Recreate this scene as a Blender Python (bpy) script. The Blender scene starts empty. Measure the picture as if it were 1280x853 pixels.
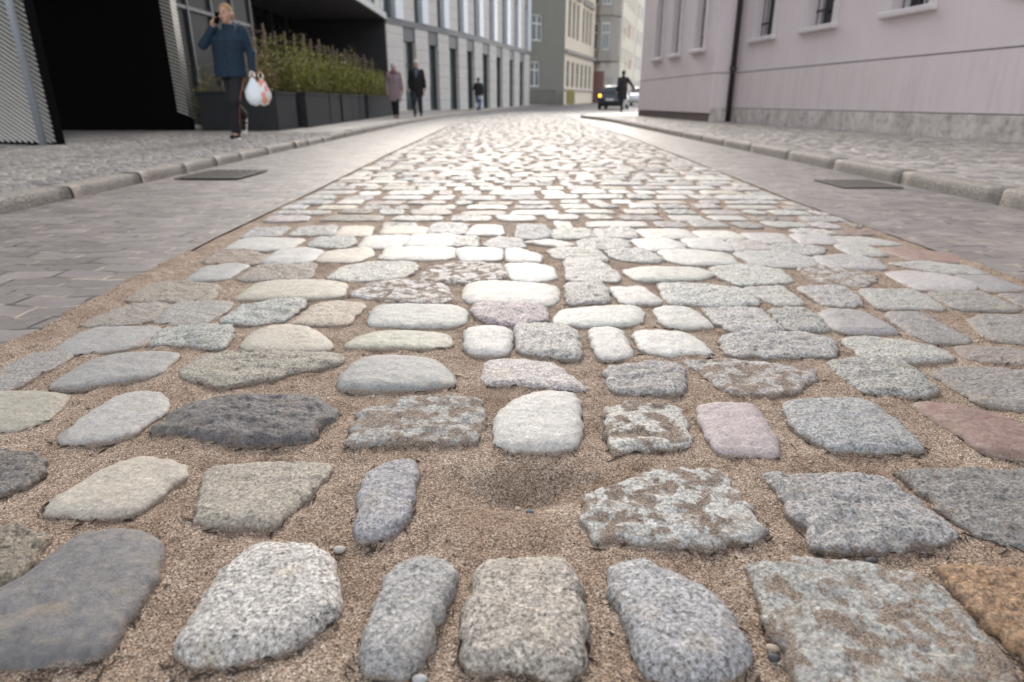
import bpy, bmesh, math, random
import numpy as np
from mathutils import Vector, noise, Matrix
R=math.radians
rnd=random.Random(7)
S=bpy.context.scene
# ---------------------------------------------------------------- camera
PITCH=math.atan(300/810.)
cd=bpy.data.cameras.new('camera'); cam=bpy.data.objects.new('camera',cd); S.collection.objects.link(cam)
cd.sensor_width=36; cd.lens=810/1280*36; cd.clip_end=2000; cd.clip_start=.05
cam.location=(0,0,.58); cam.rotation_euler=(math.pi/2-PITCH,0,0)
cd.dof.use_dof=True; cd.dof.focus_distance=1.15; cd.dof.aperture_fstop=4.0
S.camera=cam
# ---------------------------------------------------------------- sky, sun, exposure
SUN_EL,SUN_AZ=R(26),R(-3)       # azimuth from +Y towards +X
w=bpy.data.worlds.new('World'); S.world=w; w.use_nodes=True
nt=w.node_tree; bg=nt.nodes['Background']; sky=nt.nodes.new('ShaderNodeTexSky'); sky.sky_type='NISHITA'
sky.sun_disc=False; sky.sun_elevation=SUN_EL; sky.sun_rotation=SUN_AZ; sky.dust_density=1.6; sky.air_density=1.2; sky.ozone_density=1.5
hs=nt.nodes.new('ShaderNodeHueSaturation'); hs.inputs['Saturation'].default_value=.22
nt.links.new(sky.outputs[0],hs.inputs['Color']); nt.links.new(hs.outputs[0],bg.inputs[0]); bg.inputs[1].default_value=.15
sl=bpy.data.lights.new('sun','SUN'); sl.energy=1.0; sl.angle=R(20); sl.color=(1,.90,.78)
so=bpy.data.objects.new('sun',sl); S.collection.objects.link(so)
d=Vector((math.sin(SUN_AZ)*math.cos(SUN_EL),math.cos(SUN_AZ)*math.cos(SUN_EL),math.sin(SUN_EL)))
so.rotation_euler=d.to_track_quat('Z','Y').to_euler(); so.location=(0,0,30)
S.view_settings.view_transform='Standard'; S.view_settings.look='None'; S.view_settings.exposure=1.45; S.view_settings.gamma=1
S.view_settings.use_curve_mapping=False
# ---------------------------------------------------------------- helpers
col=S.collection
def link(name,me,mat=None,parent=None,smooth=False):
    o=bpy.data.objects.new(name,me); col.objects.link(o)
    if mat:
        for m in (mat if isinstance(mat,(list,tuple)) else [mat]): me.materials.append(m)
    if parent: o.parent=parent
    if smooth: me.polygons.foreach_set('use_smooth',[True]*len(me.polygons))
    return o
def tag(o,label,cat,group=None,kind=None):
    if label: o['label']=label
    if cat: o['category']=cat
    if group: o['group']=group
    if kind: o['kind']=kind
    return o
def struct(o): o['kind']='structure'; return o
def thing(name,label,cat,loc=(0,0,0),rz=0,group=None):
    o=bpy.data.objects.new(name,None); col.objects.link(o); o.location=loc; o.rotation_euler=(0,0,rz); o.empty_display_size=.2
    return tag(o,label,cat,group)
class MB:
    def __init__(s): s.v=[]; s.f=[]
    def add(s,vs,fs):
        b=len(s.v); s.v+= [tuple(v) for v in vs]; s.f+=[tuple(b+i for i in f) for f in fs]; return s
    def box(s,x0,x1,y0,y1,z0,z1):
        return s.add([(x,y,z) for z in (z0,z1) for y in (y0,y1) for x in (x0,x1)],
          [(0,2,3,1),(4,5,7,6),(0,1,5,4),(2,6,7,3),(0,4,6,2),(1,3,7,5)])
    def obox(s,p0,p1,t,z0,z1,off=0):
        "box along p0->p1 in plan, thickness t to the left side (off shifts that way)"
        a=Vector((p0[0],p0[1],0)); b=Vector((p1[0],p1[1],0)); dd=(b-a).normalized(); n=Vector((-dd.y,dd.x,0))
        q=[a+n*off,b+n*off,b+n*(off+t),a+n*(off+t)]
        return s.add([(p.x,p.y,z) for z in (z0,z1) for p in q],[(3,2,1,0),(4,5,6,7),(0,1,5,4),(1,2,6,5),(2,3,7,6),(3,0,4,7)])
    def tube(s,pts,rad,n=8,cap=True):
        b=len(s.v); k=len(pts); pts=[Vector(p) for p in pts]
        if not isinstance(rad,(list,tuple)): rad=[rad]*k
        for i,p in enumerate(pts):
            t=(pts[min(i+1,k-1)]-pts[max(i-1,0)]).normalized()
            u=t.cross(Vector((0,0,1))); u=u.normalized() if u.length>.05 else t.cross(Vector((0,1,0))).normalized()
            w_=t.cross(u)
            for j in range(n):
                a=2*math.pi*j/n; s.v.append(tuple(p+(u*math.cos(a)+w_*math.sin(a))*rad[i]))
        for i in range(k-1):
            for j in range(n):
                s.f.append((b+i*n+j,b+i*n+(j+1)%n,b+(i+1)*n+(j+1)%n,b+(i+1)*n+j))
        if cap: s.f.append(tuple(b+j for j in range(n))[::-1]); s.f.append(tuple(b+(k-1)*n+j for j in range(n)))
        return s
    def ball(s,c,r,nu=14,nv=9,rot=None):
        r=r if isinstance(r,(tuple,list)) else (r,r,r); b=len(s.v)
        M=rot or Matrix.Identity(3)
        vs=[]
        for i in range(nv+1):
            th=math.pi*i/nv
            for j in range(nu):
                a=2*math.pi*j/nu
                vs.append(Vector(c)+M@Vector((r[0]*math.sin(th)*math.cos(a),r[1]*math.sin(th)*math.sin(a),r[2]*math.cos(th))))
        fs=[(i*nu+j,(i+1)*nu+j,(i+1)*nu+(j+1)%nu,i*nu+(j+1)%nu) for i in range(nv) for j in range(nu)]
        return s.add(vs,fs)
    def loft(s,rings):
        "rings: (x,y,z,rx,ry)"
        n=20; b=len(s.v)
        for (x,y,z,rx,ry) in rings:
            for j in range(n):
                a=2*math.pi*j/n; s.v.append((x+rx*math.cos(a),y+ry*math.sin(a),z))
        for i in range(len(rings)-1):
            for j in range(n): s.f.append((b+i*n+j,b+i*n+(j+1)%n,b+(i+1)*n+(j+1)%n,b+(i+1)*n+j))
        s.f.append(tuple(b+j for j in range(n))[::-1]); s.f.append(tuple(b+(len(rings)-1)*n+j for j in range(n)))
        return s
    def mesh(s,name):
        me=bpy.data.meshes.new(name); me.from_pydata(s.v,[],s.f); me.update(); return me
    def build(s,name,mat,parent=None,smooth=False,bevel=0):
        o=link(name,s.mesh(name),mat,parent,smooth)
        if bevel:
            m=o.modifiers.new('b','BEVEL'); m.width=bevel; m.segments=2; m.limit_method='ANGLE'
        return o
def fused(name,mb,mat,parent,vox=.012,smooth=3):
    "join overlapping closed shapes into one continuous surface"
    me=mb.mesh(name); o=bpy.data.objects.new(name,me); col.objects.link(o)
    m=o.modifiers.new('r','REMESH'); m.mode='VOXEL'; m.voxel_size=vox
    m2=o.modifiers.new('s','SMOOTH'); m2.iterations=smooth; m2.factor=.5
    dg=bpy.context.evaluated_depsgraph_get(); dg.update()
    me2=bpy.data.meshes.new_from_object(o.evaluated_get(dg)); o.modifiers.clear(); o.data=me2; bpy.data.meshes.remove(me)
    me2.materials.clear(); me2.materials.append(mat); me2.polygons.foreach_set('use_smooth',[True]*len(me2.polygons))
    o.parent=parent; return o
# ---------------------------------------------------------------- materials
class N:
    def __init__(s,name):
        s.m=bpy.data.materials.new(name); s.m.use_nodes=True; s.t=s.m.node_tree; s.b=s.t.nodes['Principled BSDF']
        g=s.t.nodes.new('ShaderNodeNewGeometry'); s.pos=g.outputs['Position']
    def n(s,ty,**kw):
        nd=s.t.nodes.new(ty)
        for k,v in kw.items():
            if k.startswith('_'): setattr(nd,k[1:],v)
            else: s.set(nd.inputs[k.replace('__',' ')],v)
        return nd
    def set(s,i,v):
        if isinstance(v,bpy.types.NodeSocket): s.t.links.new(v,i)
        else: i.default_value=v
    def noise(s,sc,det=3,rough=.5,vec=None,dist=0):
        return s.n('ShaderNodeTexNoise',Vector=vec or s.pos,Scale=sc,Detail=det,Roughness=rough,Distortion=dist).outputs['Fac']
    def vor(s,sc,vec=None,feat='F1',out='Color'):
        return s.n('ShaderNodeTexVoronoi',_feature=feat,Vector=vec or s.pos,Scale=sc).outputs[out]
    def ramp(s,fac,pts,interp='LINEAR'):
        nd=s.n('ShaderNodeValToRGB',Fac=fac); cr=nd.color_ramp; cr.interpolation=interp
        while len(cr.elements)<len(pts): cr.elements.new(.5)
        for e,(p,c) in zip(cr.elements,pts):
            e.position=p; e.color=(c,c,c,1) if not isinstance(c,tuple) else (*c[:3],1)
        return nd.outputs['Color']
    def mix(s,f,a,b,mode='MIX'):
        nd=s.t.nodes.new('ShaderNodeMix'); nd.data_type='RGBA'; nd.blend_type=mode; nd.clamp_result=False
        for i,v in ((0,f),(6,a),(7,b)):
            if isinstance(v,tuple) and len(v)==3: v=(*v,1)
            s.set(nd.inputs[i],v)
        return nd.outputs[2]
    def math(s,op,a,b=0.,c=None,clamp=False):
        nd=s.t.nodes.new('ShaderNodeMath'); nd.operation=op; nd.use_clamp=clamp; s.set(nd.inputs[0],a); s.set(nd.inputs[1],b)
        if c is not None: s.set(nd.inputs[2],c)
        return nd.outputs[0]
    def vmul(s,vec,v):
        nd=s.t.nodes.new('ShaderNodeVectorMath'); nd.operation='MULTIPLY'; s.set(nd.inputs[0],vec); nd.inputs[1].default_value=v; return nd.outputs[0]
    def rotz(s,vec,a):
        nd=s.n('ShaderNodeVectorRotate',Vector=vec,Angle=a); return nd.outputs[0]
    def bump(s,h,dist,strength=1.,prev=None):
        nd=s.n('ShaderNodeBump',Height=h,Distance=dist,Strength=strength)
        if prev: s.set(nd.inputs['Normal'],prev)
        return nd.outputs[0]
    def done(s,colr,rough=.7,normal=None,**kw):
        if isinstance(colr,tuple) and len(colr)==3: colr=(*colr,1)
        s.set(s.b.inputs['Base Color'],colr); s.set(s.b.inputs['Roughness'],rough)
        if normal: s.set(s.b.inputs['Normal'],normal)
        for k,v in kw.items(): s.set(s.b.inputs[k.replace('__',' ')],v)
        return s.m
def plain(name,c,rough=.6,var=.12,sc=4,bump=.0,metal=0,**kw):
    q=N(name); f=q.noise(sc,5,.6)
    cc=q.mix(f,tuple(x*(1-var) for x in c),tuple(min(1,x*(1+var)) for x in c))
    nm=q.bump(q.noise(sc*12,4,.6),bump) if bump else None
    return q.done(cc,rough,nm,Metallic=metal,**kw)
def mat_sand():
    q=N('sand')
    g=q.mix(.3,q.vor(520),q.vor(1000)); sep=q.n('ShaderNodeSeparateColor',Color=g)
    c=q.ramp(sep.outputs[0],[(0,(.02,.016,.014)),(.14,(.06,.045,.035)),(.30,(.25,.18,.13)),(.60,(.42,.315,.235)),(.80,(.62,.50,.40)),(1,(.9,.87,.82))])
    big=q.noise(7,5,.6); c=q.mix(q.ramp(big,[(.35,0.),(.62,1.)]),q.mix(1.,c,(.72,.66,.62),'MULTIPLY'),c)
    pk=q.noise(13,6,.75); c=q.mix(q.ramp(pk,[(.54,0.),(.66,.6)]),c,q.mix(1.,c,(.42,.37,.34),'MULTIPLY'))
    d=q.vor(620,out='Distance'); h=q.math('ADD',q.math('MULTIPLY',d,-.0016),q.math('MULTIPLY',q.noise(160,4,.7),.006))
    h=q.math('ADD',h,q.math('MULTIPLY',q.noise(45,4,.6),.012))
    return q.done(c,.88,q.bump(h,1.,1.),**{'Specular IOR Level':.3})
def mat_stone():
    q=N('granite')
    a=q.n('ShaderNodeAttribute',_attribute_name='tone'); p=q.n('ShaderNodeAttribute',_attribute_name='par'); ps=q.n('ShaderNodeSeparateColor',Color=p.outputs['Color'])
    spk,sandy,rgh=ps.outputs[0],ps.outputs[1],ps.outputs[2]
    wp=q.n('ShaderNodeVectorMath',_operation='ADD'); q.set(wp.inputs[0],q.pos)
    nz=q.n('ShaderNodeTexNoise',Vector=q.pos,Scale=180,Detail=3); q.set(wp.inputs[1],q.vmul(nz.outputs['Color'],(.006,.006,.006)))
    v=q.n('ShaderNodeSeparateColor',Color=q.vor(210,wp.outputs[0]))
    v2=q.n('ShaderNodeSeparateColor',Color=q.vor(430,wp.outputs[0]))
    g1=q.ramp(v.outputs[0],[(0,.07),(.17,.12),(.22,.5),(.45,.8),(.6,1.15),(.85,1.35),(1,1.7)])
    g2=q.ramp(v2.outputs[0],[(0,.10),(.18,.25),(.3,.9),(.6,1.15),(1,1.5)])
    cluster=q.noise(38,4,.6)
    g=q.mix(.6,(1,1,1),q.mix(.5,g1,g2))
    bl=q.ramp(q.noise(185,4,.7),[(.37,.14),(.44,.68),(.52,1.),(.62,1.4)]); g=q.mix(1.,g,bl,'MULTIPLY')
    g=q.mix(q.math('MULTIPLY',spk,q.ramp(cluster,[(.3,.7),(.55,1.)])),(1,1,1),g)
    c=q.mix(1.,a.outputs['Color'],g,'MULTIPLY')
    # veins / weathering
    vn=q.noise(32,6,.72,dist=.8); c=q.mix(1.,c,q.ramp(vn,[(.3,.62),(.45,.95),(.6,1.05),(.72,1.25)]),'MULTIPLY')
    och=q.noise(17,4,.6,vec=q.vmul(q.pos,(1,1.4,1))); c=q.mix(q.ramp(och,[(.56,0.),(.74,.30)]),c,(.38,.27,.13))
    # a thin film of shared road dust
    du=q.noise(55,5,.7); c=q.mix(q.math('MULTIPLY',q.ramp(du,[(.42,.08),(.62,.42)]),q.math('MULTIPLY_ADD',spk,-.65,1.)),c,(.34,.30,.265))
    # sand lying in the hollows
    sn=q.noise(30,5,.62,dist=.4); sm=q.math('MULTIPLY_ADD',sandy,.30,-.15); sm=q.math('ADD',sn,sm)
    sm=q.ramp(sm,[(.58,0.),(.65,1.)]); sgr=q.n('ShaderNodeSeparateColor',Color=q.vor(700))
    sc=q.ramp(sgr.outputs[0],[(0,(.08,.062,.05)),(.4,(.24,.18,.14)),(1,(.42,.35,.29))])
    sm=q.math('MULTIPLY',sm,q.ramp(sandy,[(0.,.35),(.4,1.)]))
    c=q.mix(sm,c,sc)
    # sand packed and smeared round the foot of every stone
    pz=q.n('ShaderNodeSeparateXYZ',Vector=q.pos); ez=q.math('MULTIPLY_ADD',q.noise(26,5,.7),.022,-.004)
    ef=q.math('DIVIDE',q.math('SUBTRACT',ez,pz.outputs['Z']),.004,clamp=True); c=q.mix(q.math('MULTIPLY',ef,.8),c,sc)
    h=q.math('MULTIPLY',q.noise(420,3,.7),.0011)
    h=q.math('ADD',h,q.math('MULTIPLY',q.math('MULTIPLY',q.noise(85,6,.68,dist=.5),rgh),.012))
    h=q.math('ADD',h,q.math('MULTIPLY',v2.outputs[0],.0004))
    ro=q.math('ADD',q.math('MULTIPLY',sm,.35),q.math('MULTIPLY_ADD',q.noise(60,3),.25,.42))
    return q.done(c,ro,q.bump(h,1.,.9),**{'Specular IOR Level':.36})
def mat_paver(name,base,ang,bw,bh,dark=.22,sandc=(.42,.35,.29),bumpd=.008,rough=.55,zig=True):
    q=N(name); p=q.rotz(q.pos,ang)
    if zig:   # wavy block edges
        wv=q.n('ShaderNodeTexWave',_wave_profile='TRI',_bands_direction='X',Vector=p,Scale=1/(bw)*.318*.5,Distortion=0)
        wv2=q.n('ShaderNodeCombineXYZ',Y=q.math('MULTIPLY',wv.outputs['Fac'],bh*.35)); ad=q.n('ShaderNodeVectorMath',_operation='ADD'); q.set(ad.inputs[0],p); q.set(ad.inputs[1],wv2.outputs[0]); p=ad.outputs[0]
    nz=q.n('ShaderNodeTexNoise',Vector=q.pos,Scale=14,Detail=4); ad=q.n('ShaderNodeVectorMath',_operation='ADD'); q.set(ad.inputs[0],p); q.set(ad.inputs[1],q.vmul(nz.outputs['Color'],(.02,.02,0))); p=ad.outputs[0]
    br=q.n('ShaderNodeTexBrick',Vector=p,Scale=1.,Mortar__Size=.007,Mortar__Smooth=.2,Brick__Width=bw,Row__Height=bh,Color1=(.75,.75,.75,1),Color2=(1.15,1.15,1.15,1),Mortar=(1,1,1,1))
    fac=br.outputs['Fac']
    c=q.mix(1.,(*base,1),br.outputs['Color'],'MULTIPLY')
    c=q.mix(1.,c,q.ramp(q.noise(3.,6,.65),[(.3,.72),(.7,1.25)]),'MULTIPLY')
    c=q.mix(1.,c,q.ramp(q.noise(260,3,.7),[(.3,.7),(.7,1.3)]),'MULTIPLY')
    jn=q.noise(9,4,.6); jc=q.mix(q.ramp(jn,[(.45,0.),(.6,1.)]),tuple(x*dark for x in base),sandc)
    c=q.mix(q.math('MULTIPLY',fac,q.ramp(q.noise(6,3),[(.35,.45),(.55,1.)])),c,jc)
    dust=q.noise(1.6,6,.7); c=q.mix(q.ramp(dust,[(.52,0.),(.75,.45)]),c,sandc)
    h=q.math('ADD',q.math('MULTIPLY',fac,-bumpd),q.math('MULTIPLY',q.noise(180,4,.7),.0012))
    h=q.math('ADD',h,q.math('MULTIPLY',q.noise(4,3),.01))
    return q.done(c,q.math('MULTIPLY_ADD',q.noise(5,4),.2,rough-.1),q.bump(h,1.,1.))
def mat_render(name,c,stain=.35,rough=.85):
    q=N(name)
    f=q.noise(1.3,6,.6); cc=q.mix(f,tuple(x*.9 for x in c),tuple(x*1.08 for x in c))
    st=q.noise(3.,6,.65,vec=q.vmul(q.pos,(3.2,3.2,.28))); cc=q.mix(q.ramp(st,[(.5,0.),(.75,stain)]),cc,tuple(x*.55 for x in c))
    h=q.math('ADD',q.math('MULTIPLY',q.noise(120,4,.7),.0012),q.math('MULTIPLY',q.noise(2,3),.004))
    return q.done(cc,rough,q.bump(h,1.,1.))
def mat_plinth():
    q=N('plinth_concrete'); c=q.ramp(q.noise(2.2,6,.68,vec=q.vmul(q.pos,(1.6,1.6,1.))),[(.3,(.26,.21,.19)),(.45,(.52,.465,.44)),(.7,(.74,.68,.65))])
    c=q.mix(q.ramp(q.noise(9,5,.7),[(.5,0.),(.7,.6)]),c,(.15,.13,.12))
    return q.done(c,.85,q.bump(q.noise(60,5,.7),.006))
def mat_facade():
    q=N('concrete_cladding'); c=q.mix(q.noise(.9,5,.6,vec=q.vmul(q.pos,(1,1,2.5))),(.40,.385,.37),(.56,.54,.52))
    # horizontal board joints
    sx=q.n('ShaderNodeSeparateXYZ',Vector=q.pos); z=q.math('FRACT',q.math('MULTIPLY',sx.outputs['Z'],1/.62)); j=q.math('LESS_THAN',z,.03)
    c=q.mix(j,c,(.2,.19,.18)); return q.done(c,.75,q.bump(q.noise(40,4,.7),.003))
def mat_glass(name,c=(.03,.04,.045),rough=.08):
    q=N(name); return q.done(q.mix(q.noise(.6,4),tuple(x*.6 for x in c),tuple(x*1.5 for x in c)),rough,None,**{'Specular IOR Level':.8})
def mat_leaf(name,c1,c2):
    q=N(name); g=q.n('ShaderNodeSeparateColor',Color=q.vor(28)); c=q.mix(g.outputs[0],c1,c2)
    return q.done(c,.6,None,**{'Specular IOR Level':.3})
def mat_cloth(name,c,sc=30,bump=.004,rough=.85):
    q=N(name); f=q.noise(sc*.3,4,.6); return q.done(q.mix(f,tuple(x*.75 for x in c),tuple(x*1.25 for x in c)),rough,q.bump(q.noise(sc,3,.6),bump))
M_SAND=mat_sand(); M_STONE=mat_stone()
M_PAVE=mat_paver('concrete_pavers',(.20,.178,.172),R(0),.20,.105)
M_WALKL=mat_paver('slab_pavement',(.40,.37,.34),R(3),.5,.35,dark=.3,zig=False)
M_BASE=plain('dark_earth',(.10,.08,.065),.95,.3,12,.02)
M_KERB=None
def mat_kerb():
    q=N('kerb_granite'); v=q.n('ShaderNodeSeparateColor',Color=q.vor(130))
    c=q.mix(q.noise(5,5,.65),(.17,.148,.13),(.34,.305,.27)); c=q.mix(1.,c,q.ramp(v.outputs[0],[(0,.5),(.3,.9),(1,1.25)]),'MULTIPLY')
    return q.done(c,.7,q.bump(q.noise(50,6,.7),.012))
M_KERB=mat_kerb()
M_PINK=mat_render('lilac_render',(.70,.615,.635),.14)
M_PINK2=mat_render('lilac_render_lower',(.69,.60,.61),.34)
M_PLINTH=mat_plinth()
M_SILL=plain('painted_sill',(.64,.59,.60),.7,.15,6,.004)
M_FAC=mat_facade()
M_DKPAN=plain('dark_spandrel',(.09,.09,.10),.5,.15)
M_FIN=plain('pale_metal_fin',(.55,.58,.63),.35,.08)
M_GLASS=mat_glass('window_glass',(.05,.07,.08)); M_GLASSD=mat_glass('dark_window_glass',(.012,.013,.015),.12)
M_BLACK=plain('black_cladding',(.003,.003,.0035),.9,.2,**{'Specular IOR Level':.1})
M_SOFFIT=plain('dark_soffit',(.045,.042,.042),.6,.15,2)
M_FASCIA=plain('grey_fascia',(.36,.36,.37),.5,.1)
M_STEEL=plain('galvanised_steel',(.38,.42,.47),.45,.15,8,metal=.5)
M_SLAT=plain('expanded_metal',(.52,.50,.46),.4,.15,8,metal=.4)
M_PLANT=plain('anthracite_planter',(.028,.029,.033),.85,.3,5,.002,**{'Specular IOR Level':.2})
M_PLANTB=plain('black_planter_end',(.014,.014,.016),.55,.2,5,.002)  # darker copy of the planter colour, standing for shade on the near ends
M_SOIL=plain('soil',(.05,.035,.025),.95,.3,30,.02)
M_WOOD=plain('trellis_wood',(.17,.11,.09),.7,.2,10)
M_PIPE=plain('brown_downpipe',(.025,.018,.017),.45,.2,8)
M_IRON=plain('iron',(.03,.028,.027),.55,.3,20,.003)
M_WHITE=plain('white_frame_paint',(.70,.70,.70),.4,.05)
M_PLASTIC=plain('white_plastic',(.78,.82,.86),.35,.06,8)
# ---------------------------------------------------------------- lie of the land
def g(y):
    t=min(1,max(0,(y-38)/42)); return .40*t*t*(3-2*t)
KL=[(-4,-2.76),(3.5,-2.76),(10,-2.80),(18,-2.80),(27,-2.5),(34,-2.0),(40,-1.45),(46,-.7),(55,1.3),(65,4.3),(80,9),(110,19)]
KR=[(-4,2.87),(20,2.87),(23,2.62),(24.6,2.45),(26,2.62),(29,3.7),(34,7),(42,14),(50,24),(110,62)]
CL=[(0,-1.27),(1.4,-1.26),(2,-1.29),(2.9,-1.335),(4.7,-1.36),(7.6,-1.44),(18,-1.6),(26,-1.45),(33,-.9),(39,0)]
CR=[(0,1.76),(4,1.73),(6,1.82),(11,2.02),(20,2.15),(30,2.3),(39,2.9)]
def fn(T): 
    ys=[a for a,b in T]; xs=[b for a,b in T]; return lambda y: float(np.interp(y,ys,xs))
kl,kr,cl,cr=fn(KL),fn(KR),fn(CL),fn(CR)
def strip(name,f0,f1,ys,z,mat,nx=2):
    v=[];f=[]
    for y in ys:
        a,b=f0(y),f1(y)
        for i in range(nx): v.append((a+(b-a)*i/(nx-1),y,z+g(y)))
    for j in range(len(ys)-1):
        for i in range(nx-1):
            q=j*nx+i; f.append((q,q+1,q+nx+1,q+nx))
    me=bpy.data.meshes.new(name); me.from_pydata(v,[],f); me.update()
    return struct(link(name,me,mat))
YS=[-4,-2,0,2,4,6,8,10,12,14,16,18,20,22,23,24,24.6,25,26,27.5,29,31,33,35,37,39,41,43,45,47,50,53,56,60,65,70,75,80,90,110]
YS=sorted(set(YS+[a for T in (KL,KR,CL,CR) for a,b in T]+[.7,1.7,2.4,3.4]))
strip('ground',lambda y:-900,lambda y:900,[-600,-4]+YS[1:]+[150,900],-.10,M_BASE)
strip('road',lambda y:kl(y)+.0,lambda y:cl(y),[y for y in YS if y<=39],.004,M_PAVE)
strip('road',lambda y:cr(y),lambda y:kr(y),[y for y in YS if y<=39],.004,M_PAVE)
strip('road',kl,kr,[y for y in YS if y>=39],.004,M_PAVE)
strip('pavement',lambda y:-30,lambda y:kl(y)-.14,YS,.075,M_WALKL)
strip('pavement',lambda y:kr(y)+.14,lambda y:max(30,kr(y)+6),YS,.095,M_WALKL)
# sand bed of the cobbled lane: one fine sheet near, one coarse sheet beyond
def sandz(x,y):
    z=.006*noise.noise((x*6,y*6,0))+.0055*noise.noise((x*20,y*20,3))+.0035*noise.noise((x*60,y*60,5))
    for (hx,hy,rx,ry,dp) in HOLL: 
        q=((x-hx)/rx)**2+((y-hy)/ry)**2
        if q<6: z-=dp*math.exp(-q)
    return z
HOLL=[(.02,.905,.085,.045,.042),(-.03,.86,.08,.05,.014),(.10,.90,.06,.05,.010)]
def lap(x,y):
    "sand laps in an uneven line over the edge of the pavers"
    s0=min(x-cl(y),cr(y)-x)
    if s0>.07: return 0.
    if s0>0: return .010*(1-s0/.07)
    w_=max(.006,.014+.05*noise.noise((x*3,y*9,7))+.03*noise.noise((x*3,y*38,2)))
    return .010+s0/w_*.010 if s0>-w_*2 else -.012
def sand_sheet(name,y0,y1,dy,nx,fine):
    ny=int((y1-y0)/dy)+1; v=[];f=[]
    for j in range(ny):
        y=y0+(y1-y0)*j/(ny-1); a=cl(y)-.13; b=cr(y)+.14
        for i in range(nx):
            x=a+(b-a)*i/(nx-1); v.append((x,y,(sandz(x,y) if fine else .004*noise.noise((x*3,y*3,0)))+g(y)+lap(x,y)))
    for j in range(ny-1):
        for i in range(nx-1):
            q=j*nx+i; f.append((q,q+1,q+nx+1,q+nx))
    me=bpy.data.meshes.new(name); me.from_pydata(v,[],f); me.update()
    return struct(link(name,me,M_SAND,None,True))
sand_sheet('sand_bed',.10,2.6,.0085,360,True)
sand_sheet('sand_bed',2.6,39,.08,40,False)
sand_sheet('sand_bed',-4,.10,.08,40,False)
# ---------------------------------------------------------------- cobblestones
TONE=dict(pale=(.44,.435,.425),white=(.60,.585,.56),grey=(.25,.24,.235),browngrey=(.235,.20,.175),dark=(.07,.075,.095),darkmott=(.15,.14,.13),
 speck=(.50,.485,.44),speckblue=(.36,.37,.40),ochre=(.34,.285,.21),ochrewhite=(.50,.465,.40),orange=(.40,.22,.08),yellowish=(.46,.43,.35),
 yellowgrey=(.36,.33,.265),paleblue=(.37,.375,.395),pink=(.40,.33,.33),pinkwhite=(.54,.47,.46),pinkbrown=(.30,.19,.155),red=(.19,.07,.05),
 blue=(.27,.275,.28),cream=(.50,.43,.33),lilac=(.26,.25,.28))
FIN={'s':(5.,.35,.10,.32),'m':(6.5,.7,.30,.6),'r':(9,.9,.36,1.),'p':(10,.8,.85,.85)}   # dome power, speckle, sand, roughness
def resample(poly,n,it=2):
    cc=.2 if it==2 else .12
    p=[Vector(q) for q in poly]
    for _ in range(it):
        o=[]
        for i in range(len(p)):
            a,b=p[i],p[(i+1)%len(p)]; o+= [a*(1-cc)+b*cc,a*cc+b*(1-cc)]
        p=o
    L=[0]
    for i in range(len(p)): L.append(L[-1]+(p[(i+1)%len(p)]-p[i]).length)
    out=[];k=0
    for j in range(n):
        t=L[-1]*j/n
        while L[k+1]<t: k+=1
        a,b=p[k%len(p)],p[(k+1)%len(p)]; out.append(a.lerp(b,(t-L[k])/max(1e-9,L[k+1]-L[k])))
    return out
def stone_geo(poly,H,fin,seed,n,K,z0=0.):
    e,spk,sandy,rg=FIN[fin]; P=resample(poly,n,2 if (fin in 'sm' and poly[0][1]<1.9) else 1); c=sum(P,Vector((0,0)))/n
    size=min(max((p-c).length for p in P),.2)
    amp=(.003+.009*rg)*min(1,size/.08)
    Q=[]
    for p in P:
        dd=(p-c).normalized(); k=noise.noise((p.x*45,p.y*45,seed))*amp+noise.noise((p.x*140,p.y*140,seed))*amp*.45
        Q.append(p+dd*k)
    tx,ty=rnd.uniform(-.04,.04),rnd.uniform(-.03,.03)
    v=[];f=[]
    rings=[(1.03,-.075)]+[(1.,-.004)]+[(s,None) for s in [1-(j/K)**1.6*1. for j in range(1,K)]]
    for (s,zz) in rings:
        for p in Q:
            x,y=(p-c)*s
            if zz is None:
                X,Y=x+c.x,y+c.y
                z=H*(1-s**e)**.5
                z+=(x*tx+y*ty)*(1-s)
                z+=rg*(.0065*noise.noise((X*28,Y*34,seed))+.0035*noise.noise((X*75,Y*95,seed))+.0018*noise.noise((X*190,Y*230,seed)))*min(1,(1-s)*6)
                z+=(1-rg)*.0015*noise.noise((X*60,Y*60,seed))
                if fin=='p': z-=.007*max(0,noise.noise((X*14,Y*18,seed+9)))
            else: z=zz
            v.append((x,y,z+z0))
    nr=len(rings)
    for i in range(nr-1):
        for j in range(n): f.append((i*n+j,i*n+(j+1)%n,(i+1)*n+(j+1)%n,(i+1)*n+j))
    v.append((0,0,v[-1][2])); b=len(v)-1
    for j in range(n): f.append(((nr-1)*n+j,(nr-1)*n+(j+1)%n,b))
    return v,f,c
def set_attr(me,tones,pars):
    a=me.attributes.new('tone','FLOAT_COLOR','POINT'); a.data.foreach_set('color',np.array(tones,dtype=np.float32).ravel())
    a=me.attributes.new('par','FLOAT_COLOR','POINT'); a.data.foreach_set('color',np.array(pars,dtype=np.float32).ravel())
def jit(c,k=.08):
    c=tuple(a*.76+b*.24 for a,b in zip(c,(.40,.37,.335)))
    m=1+rnd.uniform(-k,k); return tuple(x*m*(1+rnd.uniform(-.03,.03)) for x in c)
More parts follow.
